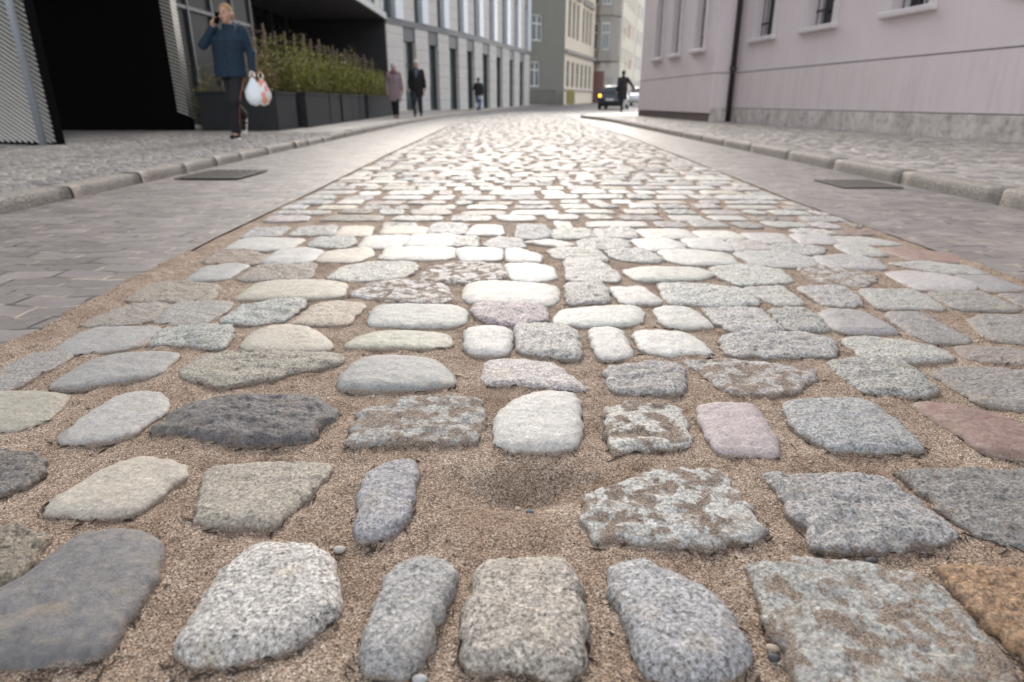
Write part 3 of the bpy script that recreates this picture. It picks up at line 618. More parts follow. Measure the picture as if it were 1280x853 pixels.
setts('left_footway_setts',lambda y:-9.5 if y<8 else -5.6-(y-8)*.1,lambda y:kl(y)-.42,1.2,11.5,(.07,.11),(.075,.13),.078,[(.30,.28,.26),(.22,.205,.195),(.38,.355,.33),(.17,.16,.155)],
  'small uneven grey mosaic stones covering the driveway by the metal pier')
setts('dark_border_setts',lambda y:kl(y)-.42,lambda y:kl(y)-.16,2.6,11.5,(.10,.13),(.085,.1),.078,[(.10,.10,.11),(.14,.14,.15),(.2,.2,.2)],
  'band of dark border setts running beside the left kerb')
setts('right_footway_setts',lambda y:kr(y)+.16,lambda y:6.9-.113*(y-5) if y<16.9 else 4.9,-.5,24.3,(.10,.13),(.16,.26),.092,[(.28,.25,.235),(.22,.195,.185),(.33,.30,.28)],
  'rows of worn brownish grey paving setts below the lilac wall',H=.006,fin='p')
# kerbs
def kerb(f,sgn,z,ln,wd,ys,rough):
    mb=MB(); y_=ys[0]
    while y_<ys[1]:
        L=rnd.uniform(*ln); y2=min(y_+L,ys[1]); j=lambda q:rnd.uniform(-q,q)*rough
        a0,a1=f(y_),f(y2); dz=j(.004); dx=j(.010)
        seg=max(2,int(L/.12)); vs=[];fs=[]
        for i in range(seg+1):
            t=i/seg; yy=y_+.004+(y2-.008-y_)*t; a=f(yy)+dx
            e=.006*rough*noise.noise((yy*9,sgn,0)); h=z+dz+.006*rough*noise.noise((yy*7,sgn,4))+g(yy)
            if i in(0,seg): h-=.003
            prof=[(0+e,-.05+g(yy)),(.004+e,h-.045),(.010+e,h-.014),(.028+e,h),(wd-.015,h+.004),(wd,h-.01),(wd,-.05+g(yy))]
            vs+=[(a+sgn*px,yy,pz) for px,pz in prof]
        m=7
        for i in range(seg):
            for q in range(m-1): 
                face=(i*m+q,i*m+q+1,(i+1)*m+q+1,(i+1)*m+q); fs.append(face if sgn>0 else face[::-1])
        fs.append(tuple(range(m))[::-1]); fs.append(tuple(seg*m+q for q in range(m)))
        mb.add(vs,fs); y_=y2
    return struct(mb.build('kerb',M_KERB,None,True))
kerb(kl,-1,.085,(.55,1.1),.15,(-4,12),1.6)
kerb(kl,-1,.10,(.95,1.05),.15,(12,62),.6)
kerb(kr,1,.098,(.95,1.25),.15,(-4,33),1.)
# ---------------------------------------------------------------- grit, twigs, pebbles
mb=MB()
for _ in range(11000):
    y_=.25+2.6*rnd.random()**1.7; x_=rnd.uniform(-1.25,1.6); s=rnd.uniform(.0009,.0026)*(1 if rnd.random()<.95 else 1.9)
    z=sandz(x_,y_); c=Vector((x_,y_,z+s*.3)); q=[Vector((rnd.uniform(.6,1.2)*s,0,0)),Vector((0,rnd.uniform(.6,1.2)*s,0)),Vector((0,0,rnd.uniform(.5,1)*s))]
    rt=Matrix.Rotation(rnd.uniform(0,6.28),3,'Z')@Matrix.Rotation(rnd.uniform(-.5,.5),3,'X'); q=[rt@a for a in q]
    mb.add([c+q[0],c-q[0],c+q[1],c-q[1],c+q[2],c-q[2]],[(0,2,4),(2,1,4),(1,3,4),(3,0,4),(2,0,5),(1,2,5),(3,1,5),(0,3,5)])
def mat_grit():
    q=N('grit'); g_=q.n('ShaderNodeSeparateColor',Color=q.vor(160)); return q.done(q.ramp(g_.outputs[0],[(0,(.04,.035,.03)),(.3,(.17,.11,.08)),(.6,(.42,.33,.25)),(1,(.7,.64,.56))]),.8)
tag(mb.build('coarse_grit',mat_grit()),'scattered coarse grit lying on the sand between the cobblestones','grit',None,'stuff')
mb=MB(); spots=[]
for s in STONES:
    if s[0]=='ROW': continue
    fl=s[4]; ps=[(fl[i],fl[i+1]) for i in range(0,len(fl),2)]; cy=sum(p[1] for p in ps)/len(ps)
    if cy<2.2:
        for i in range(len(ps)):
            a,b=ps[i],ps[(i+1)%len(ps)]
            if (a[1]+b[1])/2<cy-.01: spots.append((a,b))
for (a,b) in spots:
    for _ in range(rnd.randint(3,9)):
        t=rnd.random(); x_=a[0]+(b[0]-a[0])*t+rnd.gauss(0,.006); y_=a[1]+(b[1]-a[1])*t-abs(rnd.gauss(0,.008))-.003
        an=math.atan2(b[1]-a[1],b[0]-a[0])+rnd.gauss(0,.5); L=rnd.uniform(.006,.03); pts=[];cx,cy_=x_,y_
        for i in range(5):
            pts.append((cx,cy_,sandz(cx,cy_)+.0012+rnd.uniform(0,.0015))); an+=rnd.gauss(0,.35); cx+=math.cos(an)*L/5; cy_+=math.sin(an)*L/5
        r_=rnd.uniform(.0005,.0016); mb.tube(pts,[r_*.6,r_,r_,r_*.8,r_*.3],4)  # twigs drawn thick so they also stand for contact shade under the stones
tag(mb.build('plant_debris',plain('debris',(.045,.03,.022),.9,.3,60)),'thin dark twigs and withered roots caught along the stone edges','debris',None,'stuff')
def pebble(x_,y_,r_,c,label,flat=.6):
    mb=MB(); mb.ball((0,0,0),(r_*1.2,r_*.85,r_*flat),12,8)
    mb.v=[tuple(Vector(p)*(1+.22*noise.noise((p[0]*120+x_*9,p[1]*120,p[2]*120)))) for p in mb.v]
    o=mb.build('pebble',plain('pebble_stone',c,.6,.3,90,.001),None,True); o.location=(x_,y_,sandz(x_,y_)+r_*flat*.55); tag(o,label,'pebble')
pebble(-0.237,0.735,0.007,(0.5, 0.46, 0.42),'pale round pebble on the sand right of the yellow-tinged speckled cobblestone')
pebble(0.027,0.838,0.006,(0.1, 0.12, 0.15),'small blue-grey pebble in the sandy hollow')
pebble(0.009,0.881,0.005,(0.5, 0.42, 0.33),'tiny cream pebble in the sandy hollow')
pebble(0.485,0.718,0.007,(0.07, 0.07, 0.08),'dark flat pebble above the very large sand-smeared cobblestone')
pebble(0.29,0.552,0.006,(0.06, 0.06, 0.07),'dark pebble at the lower left edge of the very large cobblestone')
pebble(0.295,0.567,0.007,(0.45, 0.36, 0.28),'tan pebble just above a dark pebble by the very large cobblestone')
pebble(0.299,0.6,0.0045,(0.03, 0.03, 0.03),'tiny black pebble beside the egg-shaped cobblestone')
pebble(0.471,1.439,0.005,(0.02, 0.02, 0.02),'tiny black pebble between the pale cobblestones in the middle distance')
pebble(0.804,0.921,0.006,(0.1, 0.1, 0.11),'small dark pebble near the right edge of the picture')
pebble(-0.098,0.521,0.007,(0.42, 0.42, 0.42),'grey pebble below the narrow upright cobblestone')
# ---------------------------------------------------------------- drains
def drain(x0,x1,y0,y1,z,label,nb,sandy):
    t=thing('drain_grate',label,'drain',((x0+x1)/2,(y0+y1)/2,z)); W,D=(x1-x0)/2,(y1-y0)/2
    m=MB(); m.box(-W,W,-D,-D+.03,0,.008); m.box(-W,W,D-.03,D,0,.008); m.box(-W,-W+.03,-D+.03,D-.03,0,.008); m.box(W-.03,W,-D+.03,D-.03,0,.008); m.build('frame',M_IRON,t)
    m=MB(); m.box(-W+.03,W-.03,-D+.03,D-.03,-.008,.001); m.build('pit',M_BLACK if not sandy else M_SOIL,t)
    m=MB()
    for i in range(nb):
        a=-W+.03+(2*W-.06)*(i+.5)/nb; m.box(a-.011,a+.011,-D+.03,D-.03,.0015,.0075)
    m.build('bars',plain('worn_iron',(.13,.115,.10),.5,.2,30),t)
drain(-2.62,-2.12,5.15,5.8,.012,'dark iron drain grate in the pavers beside the left kerb',8,False)
drain(2.32,2.74,4.62,5.1,.005,'dark drain cover half filled with earth beside the right kerb',9,True)
# ---------------------------------------------------------------- lilac building on the right
def facade_wall(p0,p1,z0,z1,ops,mat,parent,name='wall',depth=.28):
    "flat wall p0->p1 with rectangular openings (u0,u1,z0,z1); outside is the right-hand side of p0->p1"
    a=Vector((p0[0],p0[1],0)); b=Vector((p1[0],p1[1],0)); L=(b-a).length; dd=(b-a)/L; nin=Vector((-dd.y,dd.x,0))
    us=sorted(set([0,L]+[o[0] for o in ops]+[o[1] for o in ops])); zs=sorted(set([z0,z1]+[o[2] for o in ops]+[o[3] for o in ops]))
    m=MB(); P=lambda u,z,dp=0: tuple(a+dd*u+nin*dp+Vector((0,0,z)))
    for i in range(len(us)-1):
        for j in range(len(zs)-1):
            uc,zc=(us[i]+us[i+1])/2,(zs[j]+zs[j+1])/2
            if any(o[0]<uc<o[1] and o[2]<zc<o[3] for o in ops): continue
            m.add([P(us[i],zs[j]),P(us[i+1],zs[j]),P(us[i+1],zs[j+1]),P(us[i],zs[j+1])],[(0,1,2,3)])
    for (u0,u1,q0,q1) in ops:
        m.add([P(u0,q0),P(u1,q0),P(u1,q1),P(u0,q1),P(u0,q0,depth),P(u1,q0,depth),P(u1,q1,depth),P(u0,q1,depth)],[(0,4,5,1),(1,5,6,2),(2,6,7,3),(3,7,4,0)])
    return m.build(name,mat,parent),a,dd,nin
def wall_window(a,dd,nin,u0,u1,z0,z1,parent,depth=.26,frame=M_WHITE,glass=M_GLASSD,bars=True,mull=1,trans=(.66,),fw=.05,label=None):
    "window in an opening: frame with pane(s), optional iron bars as sub-parts"
    P=lambda u,z,dp: a+dd*u+nin*dp+Vector((0,0,z))
    def bx(m,ua,ub,za,zb,d0,d1):
        q=[P(ua,za,d0),P(ub,za,d0),P(ub,za,d1),P(ua,za,d1),P(ua,zb,d0),P(ub,zb,d0),P(ub,zb,d1),P(ua,zb,d1)]
        m.add(q,[(3,2,1,0),(4,5,6,7),(0,1,5,4),(1,2,6,5),(2,3,7,6),(3,0,4,7)])
    m=MB(); bx(m,u0+.002,u0+fw,z0+.002,z1-.002,depth-.06,depth-.01); bx(m,u1-fw,u1-.002,z0+.002,z1-.002,depth-.06,depth-.01)
    bx(m,u0+fw,u1-fw,z0+.002,z0+fw,depth-.06,depth-.01); bx(m,u0+fw,u1-fw,z1-fw,z1-.002,depth-.06,depth-.01)
    for i in range(mull): 
        uc=u0+(u1-u0)*(i+1)/(mull+1); bx(m,uc-fw*.45,uc+fw*.45,z0+fw,z1-fw,depth-.057,depth-.012)
    for t in trans:
        zc=z0+(z1-z0)*t; bx(m,u0+fw,u1-fw,zc-fw*.45,zc+fw*.45,depth-.063,depth-.014)
    f=m.build('window',frame,parent)
    m=MB(); q=[P(u0+.01,z0+.01,depth-.02),P(u1-.01,z0+.01,depth-.02),P(u1-.01,z1-.01,depth-.02),P(u0+.01,z1-.01,depth-.02)]; m.add(q,[(0,1,2,3)]); m.build('pane',glass,f)
    if bars:
        m=MB(); n=5
        for i in range(n):
            u=u0+(u1-u0)*(i+.5)/n; m.tube([P(u,z0,depth*.42),P(u,z1,depth*.42)],.010,6)
        zz=z0+.28
        while zz<z1: bx(m,u0,u1,zz-.018,zz+.018,depth*.42+.012,depth*.42+.022); zz+=.62
        m.build('security_bars',M_IRON,f)
    return f
pk=thing('lilac_building','lilac rendered building with barred windows along the right pavement','building',(5.35,16.8,0))
pk.location=(0,0,0)
def lwall(p0,p1,mids,zt,wz,step_wid,ww):
    a=Vector((p0[0],p0[1],0)); b=Vector((p1[0],p1[1],0)); L=(b-a).length
    # p0 near the viewer side end chosen so that outside is to the right
    ops=[]
    for c in mids: ops.append((c-ww/2,c+ww/2,wz,wz+2.0)); ops.append((c-ww/2,c+ww/2,wz+3.4,wz+5.3))
    w1,a,dd,nin=facade_wall(p0,p1,1.22,zt,ops,M_PINK,pk,'upper_wall',.30)
    for o_ in ops:
        wall_window(a,dd,nin,*o_,pk,bars=o_[2]<3,depth=.28)
        m=MB(); P=lambda u,dp: a+dd*u+nin*dp
        # sill and surround
        def bb(m,ua,ub,za,zb,d0,d1):
            q=[P(ua,d0),P(ub,d0),P(ub,d1),P(ua,d1)]; m.add([(p.x,p.y,z) for z in (za,zb) for p in q],[(3,2,1,0),(4,5,6,7),(0,1,5,4),(1,2,6,5),(2,3,7,6),(3,0,4,7)])
        bb(m,o_[0]-.20,o_[1]+.20,o_[2]-.10,o_[2]-.004,-.11,.0); m.build('sill',M_SILL,pk,bevel=.02)
        m=MB(); bb(m,o_[0]-.15,o_[0]-.002,o_[2]-.003,o_[3]+.15,-.035,.0); bb(m,o_[1]+.002,o_[1]+.15,o_[2]-.003,o_[3]+.15,-.035,0); bb(m,o_[0]-.002,o_[1]+.002,o_[3]+.002,o_[3]+.15,-.035,0)
        m.build('window_surround',M_SILL,pk,bevel=.006)
    return a,dd,nin,L
# near wall runs from the downpipe corner towards the viewer and past the camera
A_=(5.35,16.8); B_=(7.78,-4.8); LW=math.hypot(B_[0]-A_[0],B_[1]-A_[1])
mids=[1.22,3.45,5.92,8.4,10.9,13.4,15.9,18.4]
a,dd,nin,L=lwall(A_,B_,[m for m in mids],9.6,1.90,1.2,.84)
F1=(4.82,16.8); F2=(4.33,23.6)
lwall(F2,F1,[6.82-1.15,6.82-3.15,6.82-4.85],9.6,1.82,1.1,.62)
wq=MB()
facade_wall((4.82,16.8),(5.35,16.8),1.22,9.6,[],M_PINK,pk,'return_wall')
facade_wall((13,24.6),(4.33,23.6),.1,9.6,[],M_PINK,pk,'side_wall')
# lower wall, a shallow groove under the upper wall, plinth
def base(p0,p1,ext=0):
    m=MB(); m.obox(p0,p1,.3,.425,1.20,-.012); m.build('lower_wall',M_PINK2,pk)
    m=MB(); m.obox(p0,p1,.2,1.20,1.222,.016); m.build('groove',M_SOFFIT,pk)
m=MB()
base(A_,B_)
base(F2,F1); base((4.825,16.8),(5.345,16.8))
m=MB(); m.obox(A_,B_,.3,.0,.41,-.035); m.build('plinth',M_PLINTH,pk,bevel=.01)
m=MB(); m.obox(A_,B_,.2,.41,.425,.0); m.build('plinth_joint',M_SOFFIT,pk)
m=MB(); m.obox(F2,F1,.3,.0,.30,.012); m.build('plinth',plain('dark_brick_plinth',(.14,.105,.10),.9,.35,14,.01),pk)
m=MB(); m.obox(F2,(4.822,16.78),.24,.302,.424,-.010); m.build('lower_wall',M_PINK2,pk)
m=MB(); m.obox((4.83,16.8),(5.33,16.8),.2,.0,.422,-.02); m.build('plinth',M_PLINTH,pk)
m=MB(); m.add([(4.33,23.6,9.6),(4.82,16.8,9.6),(5.35,16.8,9.6),(7.78,-4.8,9.6),(16,-4.8,9.6),(13,24.6,9.6)],[(0,1,2,3,4,5)]); m.build('roof',M_DKPAN,pk)
m=MB(); m.box(7.78,16,-4.9,-4.8,0,9.6); m.build('end_wall',M_PINK,pk)
m=MB(); m.tube([(5.235,16.62,.12),(5.235,16.62,9.5)],.062,12); m.build('downpipe',M_PIPE,pk,True)
m=MB()
for z in (1.25,3.3,5.6): m.tube([(5.235,16.62,z),(5.235,16.62,z+.10)],.082,12)
m.build('pipe_collar',M_PIPE,pk)
# ---------------------------------------------------------------- dark office block on the left
ob=thing('office_block','modern grey and beige office block with dark recessed entrance and pale fins','building')
FP=[Vector(p) for p in [(-6.1,34.7),(-3.72,40.3),(-2.1,44.9),(1.45,58.)]]
def on_face(px):
    a=(px-640)/864.
    for p,q in zip(FP,FP[1:]):
        # (p.x+t dx) = a (p.y + t dy)
        dx,dy=q.x-p.x,q.y-p.y; t=(a*p.y-p.x)/(dx-a*dy)
        if -.001<=t<=1.001: return Vector((p.x+t*dx,p.y+t*dy))
    return FP[-1] if px>640 else FP[0]
# bay edges along the street front (metres in plan), alternating pier / shop window
BX=[490.9,508,523,538,550.5,563,575,585,594.5,604,613,621,628.5,637,643,649.5,655.5,662.3]
E_=[on_face(x) for x in BX]; E_[0]=FP[0].copy(); E_[-1]=FP[-1].copy()
clad=MB(); dark=MB()
for i in range(len(E_)-1):
    p,q=E_[i],E_[i+1]; W=(q-p).length; pier=i%2==0
    if pier: clad.obox(p,q,.35,.08,4.1)
    else:
        t=MB(); t.obox(p,q,.2,3.45,4.1,.06); t.build('spandrel',M_DKPAN,ob)
        t=MB(); t.obox(p,q,.04,.12,3.45,.30); f=t.build('shop_window',M_GLASS,ob)
        t=MB(); dd_=(q-p)/W; t.obox(p,p+dd_*.10,.08,.1,3.45,.20); t.obox(q-dd_*.16,q,.08,.1,3.45,.20); t.obox(p+dd_*.1,q-dd_*.16,.06,.1,.2,.22); t.obox(p+dd_*.1,q-dd_*.16,.06,2.3,2.36,.22); t.build('window_frame',M_SOFFIT,f)
    # upper storeys: over a pier a narrow window then a fin; over a shop window a beige panel
    if pier:
        mid=p.lerp(q,.52); 
        t=MB(); t.obox(p,mid,.05,4.42,7.4,.16); f=t.build('upper_window',M_GLASS,ob)
        t=MB(); t.obox(p.lerp(mid,.45),p.lerp(mid,.52),.05,4.42,7.4,.10); t.build('mullion',M_SOFFIT,f)
        t=MB(); t.obox(p,mid,.2,7.4,8.1,.05); t.build('spandrel',M_DKPAN,ob)
        t=MB(); t.obox(p,mid,.05,8.1,11.2,.16); t.build('upper_window',M_GLASS,ob)
        t=MB(); t.obox(mid,q,.55,4.4,12.,-.10); t.build('fin',M_FIN,ob)
    else: clad.obox(p,q,.3,4.4,12.,.0)
for p,q in zip(FP,FP[1:]):
    t=MB(); t.obox(p,q,.4,4.102,4.398,-.03); t.build('floor_band',M_DKPAN,ob); t=MB(); t.obox(p,q,.5,12.002,12.4,-.05); t.build('parapet',M_DKPAN,ob)
clad.build('cladding',M_FAC,ob)
# upper storeys above the recess (parallel to the lane)
u=MB(); dk=MB(); yq=34.7
while yq>12.5:
    t=MB(); t.box(-6.12,-6.07,yq-1.15,yq-.0,4.56,12); t.build('upper_window',M_GLASS,ob)
    t=MB(); t.box(-6.3,-5.98,yq-1.45,yq-1.15,4.56,12); t.build('fin',M_FIN,ob)
    u.box(-6.3,-6.05,yq-2.75,yq-1.45,4.56,12); yq-=2.75
u.build('cladding',M_FAC,ob)
m=MB(); m.box(-6.12,-6.04,12.3,34.68,4.28,4.555); m.build('fascia',M_FASCIA,ob)
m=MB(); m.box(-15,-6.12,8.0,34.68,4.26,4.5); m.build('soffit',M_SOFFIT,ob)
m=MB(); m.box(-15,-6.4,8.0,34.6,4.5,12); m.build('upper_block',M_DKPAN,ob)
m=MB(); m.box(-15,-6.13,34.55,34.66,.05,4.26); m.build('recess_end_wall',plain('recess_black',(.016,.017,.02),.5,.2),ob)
m=MB(); m.box(-10.75,-10.6,16,34.5,.05,4.26); f=m.build('glazed_wall',M_GLASSD,ob)
m=MB()
for i in range(9): m.box(-10.6,-10.5,16+i*2.2,16.1+i*2.2,.05,4.26)
m.box(-10.59,-10.52,16,34.5,2.9,3.0); m.build('mullions',M_SOFFIT,f)
m=MB(); m.add([(-15,35,12),(-6.1,34.7,12),(-3.72,40.3,12),(-2.1,44.9,12),(1.45,58,12),(-12,60,12)],[(0,1,2,3,4,5)]); m.build('roof',M_DKPAN,ob)
m=MB(); m.obox((1.45,58.),(-10,61),.3,.05,12.,.02); m.build('end_wall',M_FAC,ob)
# garage opening: black jamb with a pale perforated face, dark room behind
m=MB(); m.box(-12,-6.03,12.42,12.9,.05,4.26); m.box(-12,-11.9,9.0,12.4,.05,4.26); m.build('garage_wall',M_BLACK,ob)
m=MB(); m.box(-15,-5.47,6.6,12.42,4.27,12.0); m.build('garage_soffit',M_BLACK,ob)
m=MB(); m.box(-6.03,-5.86,12.42,12.62,.05,4.26); m.build('jamb_core',M_BLACK,ob)
m=MB()
for i in range(64):
    z=.35+i*.06;  m.add([(-6.035,12.405,z+.05),(-5.85,12.405,z-.02),(-5.85,12.405,z+.012),(-6.035,12.405,z+.082)],[(0,1,2,3)])
    m.add([(-5.852,12.41,z-.02),(-5.852,12.62,z-.075),(-5.852,12.62,z-.043),(-5.852,12.41,z+.012)],[(0,1,2,3)])
o=m.build('perforated_jamb',M_SLAT,ob); md=o.modifiers.new('t','SOLIDIFY'); md.thickness=.012
# entrance screen behind the woman
m=MB(); m.box(-7.2,-7.12,13.2,19.5,.05,3.6); f=m.build('glass_screen',plain('screen_glass',(.03,.031,.033),.6,.5,1.2,**{'Specular IOR Level':.2}),ob)
m=MB()
for i in range(6): m.box(-7.11,-7.05,13.2+i*1.25,13.27+i*1.25,.05,3.6)
m.box(-7.11,-7.06,13.2,19.5,2.45,2.52); m.build('screen_frame',M_DKPAN,f)
# big pier with expanded metal skin, nearest on the left
pier=thing('metal_clad_pier','dark pier clad in slanting expanded metal at the far left','building pier')
P1=Vector((-5.47,8.09)); P2=Vector((-8.4,9.1))
m=MB(); m.obox(P2,P1,.10,.05,4.27,.035); m.build('core',M_BLACK,pier)
dv=(P2-P1); Lp=dv.length; dv/=Lp; nn=Vector((-dv.y,dv.x)) ; 
if nn.y>0: nn=-nn
m=MB(); 
def pp(u_,z,d_): q=P1+dv*u_+nn*d_; return (q.x,q.y,z)
for i in range(-30,80):
    z=.12+i*.056; 
    # slats climb away from the opening (down to the right)
    u0,u1=.0,Lp; sl=.55
    za,zb=z,z+sl*Lp
    ua=0. if za>=.10 else (.10-za)/sl
    ub=Lp if zb<=4.25 else (4.25-za)/sl
    if ub<=ua: continue
    za,zb=z+sl*ua,z+sl*ub
    m.add([pp(ua,za,.0),pp(ub,zb,.0),pp(ub,zb+.024,-.02),pp(ua,za+.024,-.02),pp(ua,za,-.03),pp(ub,zb,-.03)],[(0,1,2,3),(0,4,5,1)])
o=m.build('expanded_metal_skin',M_SLAT,pier)
po=MB(); po.tube([(0,0,0),(0,0,4.2)],.042,14); o=po.build('metal_pole',M_STEEL,None,True); o.location=(-5.56,8.02,.07)
tag(o,'blue-grey steel pole standing in front of the expanded metal pier','pole')
# ---------------------------------------------------------------- planters, shrubs, trellises
M_LEAF=mat_leaf('bamboo_leaf',(.17,.20,.045),(.42,.41,.12)); M_LEAFB=mat_leaf('dry_leaf',(.24,.18,.09),(.40,.34,.15)); M_STEM=plain('stem',(.13,.10,.05),.8)
def shrub(x0,x1,y0,y1,z0,h,n,leafm,label,seed,dry=0):
    r=random.Random(seed); t=thing('shrub',label,'shrub',((x0+x1)/2,(y0+y1)/2,z0),0,'shrubs growing in the long row of planters')
    cx,cy=(x0+x1)/2,(y0+y1)/2; st=MB(); lf=MB(); W=(x1-x0)/2; D=(y1-y0)/2
    stems=[]
    for i in range(42):
        bx_,by_=r.uniform(-W,W)*.8,r.uniform(-D,D)*.9; hh=h*r.uniform(.55,1.0)*(1.22 if r.random()<.14 else 1.)*(.86+.2*math.sin(seed*2.1+by_*4)); lx,ly=r.gauss(0,.13),r.gauss(0,.13)
        pts=[(bx_+lx*t_**1.5,by_+ly*t_**1.5,hh*t_) for t_ in (0,.35,.7,1.)]; stems.append((pts,hh)); st.tube(pts,[.006,.005,.004,.002],4)
    for i in range(n):
        pts,hh=r.choice(stems); t_=r.uniform(.06,1.) ; k_=min(2,int(t_*3)); a=Vector(pts[k_]).lerp(Vector(pts[k_+1]),t_*3-k_)
        a+=Vector((r.gauss(0,.07),r.gauss(0,.07),r.gauss(0,.03))); d_=Vector((r.gauss(0,1),r.gauss(0,1),r.uniform(-.5,.9))).normalized()
        L=r.uniform(.05,.11); w_=d_.cross(Vector((r.random(),r.random(),1))).normalized()*L*.14
        lf.add([a,a+d_*L*.5+w_,a+d_*L+Vector((0,0,-L*.15)),a+d_*L*.5-w_],[(0,1,2,3)])
    st.build('stems',M_STEM,t); lf.build('foliage',leafm,t)
pl=[(-5.62,-4.22,12.35,13.55),(-5.15,-4.12,13.8,14.72),(-5.15,-4.16,14.78,15.75),(-5.15,-4.17,15.8,16.8),(-5.2,-4.22,17.15,18.2),(-5.2,-4.24,18.25,19.2),(-5.2,-4.25,19.25,20.0),
    (-5.3,-4.30,20.6,21.7),(-5.3,-4.33,21.75,23.3),(-5.4,-4.38,23.4,24.9),(-5.5,-4.5,25.0,26.4),(-5.6,-4.6,26.5,28.0)]
nm=['wide planter nearest the woman, its black end facing the viewer']+['tall grey planter, %s along the row behind the nearest wide one'%ordn(i) for i in range(1,12)]
sl_=['brownish half-dry bamboo shrub in the wide planter nearest the woman']+['feathery yellow-green bamboo shrub in the %s planter behind the nearest wide one'%ordn(i) for i in range(1,12)]
for i,(x0,x1,y0,y1) in enumerate(pl):
    y1-=.05
    t=thing('planter',nm[i],'planter',((x0+x1)/2,(y0+y1)/2,.08),0,'dark planters standing in a row under the block'); W,D=(x1-x0)/2,(y1-y0)/2; h=.66
    m=MB(); m.box(-W,W,-D,D,0,h-.05); o=m.build('body',M_PLANT,t,bevel=.008)
    m=MB(); m.box(-W+.01,W-.01,-D-.006,-D-.001,.005,h-.06); m.build('end_panel',M_PLANTB,t)  # thin dark sheet: shade of the viewer-facing end put into colour
    m=MB(); m.box(-W-.01,W+.01,-D-.01,-D+.03,h-.05,h); m.box(-W-.01,W+.01,D-.03,D+.01,h-.05,h); m.box(-W-.01,-W+.03,-D+.03,D-.03,h-.05,h); m.box(W-.03,W+.01,-D+.03,D-.03,h-.05,h); m.build('rim',M_PLANT,t)
    m=MB(); m.box(-W+.03,W-.03,-D+.03,D-.03,h-.049,h-.02); m.build('soil',M_SOIL,t)
    hh=[.98,1.16,1.06,1.16,1.04,1.14,1.04,1.14,1.04,1.1,1.02,1.04][i]
    shrub(x0+.05,x1-.05,y0+.05,y1-.05,.08+h-.03,hh,2000 if i else 1500,M_LEAFB if i==0 else M_LEAF,sl_[i],i)
# a small green shrub at the left end of the wide planter
shrub(-6.0,-5.65,12.95,13.5,.08,1.35,700,M_LEAF,'small green shrub between the metal jamb and the wide planter',77)
for i in range(9):
    yy=14.3+i*1.35; t=thing('trellis','brown wooden trellis behind the shrubs, %s from the woman'%ordn(i+1),'trellis',(-5.2,yy,.08),R(rnd.uniform(-6,6)),'wooden trellises standing behind the planters')
    h=rnd.uniform(1.92,2.04)
    for s_ in (-.22,0,.22): m=MB(); m.box(s_-.018,s_+.018,-.015,.015,0,h); m.build('upright',M_WOOD,t)
    m=MB()
    for q in range(4): m.box(-.25,.25,-.026,-.0155,.45+q*.45,.475+q*.45)
    m.build('rungs',M_WOOD,t)
# ---------------------------------------------------------------- far side of the bend
def far_building(name,label,p0,p1,zt,mat,wins,z0=.2,depth=8,glass=M_GLASS,frame=M_WHITE,extra=None,ret=True):
    t=thing(name,label,'building'); w1,a,dd,nin=facade_wall(p0,p1,z0,zt,[w_[:4] for w_ in wins],mat,t,'wall',.18)
    for w_ in wins:
        wall_window(a,dd,nin,*w_[:4],t,depth=.17,frame=frame,glass=glass,bars=False,mull=w_[4] if len(w_)>4 else 1,trans=w_[5] if len(w_)>5 else (.66,),fw=.09)
    b=Vector((p1[0],p1[1],0)); m=MB()
    q=[a,b,b+nin*depth,a+nin*depth]; m.add([(p.x,p.y,zt) for p in q],[(0,1,2,3)]); m.build('roof',M_DKPAN,t)
    m=MB(); m.add([(p.x,p.y,z) for z in (z0,zt) for p in (b,b+nin*depth)],[(0,1,3,2)]); m.add([(p.x,p.y,z) for z in (z0,zt) for p in (a,a+nin*depth)],[(1,0,2,3)]); m.build('side_wall',mat,t)
    return t,a,dd,nin
M_GREY=mat_render('olive_grey_render',(.19,.185,.165),.1); M_BEIGE=mat_render('beige_render',(.70,.61,.50),.2); M_STONEG=mat_render('sooty_stone',(.32,.295,.27),.4)
M_CREAM=mat_render('cream_render',(.74,.68,.57),.15); M_CREAM2=mat_render('pale_cream_render',(.80,.75,.66),.1)
gb,a,dd,nin=far_building('grey_house','plain olive-grey gable end with two white cross-framed windows',(1.45,59.6),(4.62,62.),13,M_GREY,
  [(.28,1.42,5.35,7.35),(.02+.12,1.22,1.75,3.75),(.28,1.42,9.,11.)],depth=6)
rl=MB()
for i in range(12): rl.box(i*.19,i*.19+.035,-.02,.02,0,1.15)
rl.box(0,2.12,-.015,.015,.1,.13); rl.box(0,2.12,-.015,.015,1.05,1.09)
o=rl.build('iron_railing',M_IRON); o.location=(1.6,58.6,g(59)+.1); o.rotation_euler=(0,0,.2); tag(o,'low black iron railing in front of the olive-grey gable','railing')
ws=[]
L0=math.hypot(8.7-4.62,75-62.)
for c0 in (1.1,7.2):
    for i in range(3): ws.append((c0+i*1.75,c0+i*1.75+1.2,5.9,8.9,0,()))
for i in range(6): ws.append((.8+i*2.05,.8+i*2.05+1.35,1.75,3.95,1,(.5,)))
for c0 in (1.1,7.2):
    for i in range(3): ws.append((c0+i*1.75,c0+i*1.75+1.2,10.6,12.8,0,()))
bb_,a,dd,nin=far_building('beige_house','beige town house with tall window bands past the olive-grey gable',(4.62,62.),(8.7,75.),15,M_BEIGE,ws,frame=M_STONEG)
m=MB(); m.obox((4.62,62.),(8.7,75.),.25,4.55,4.85,-.25); m.build('cornice',M_STONEG,bb_)
m=MB(); m.obox((4.62,62.),(8.7,75.),.1,1.45,1.6,-.1); m.build('sill_band',M_STONEG,bb_)
m=MB(); 
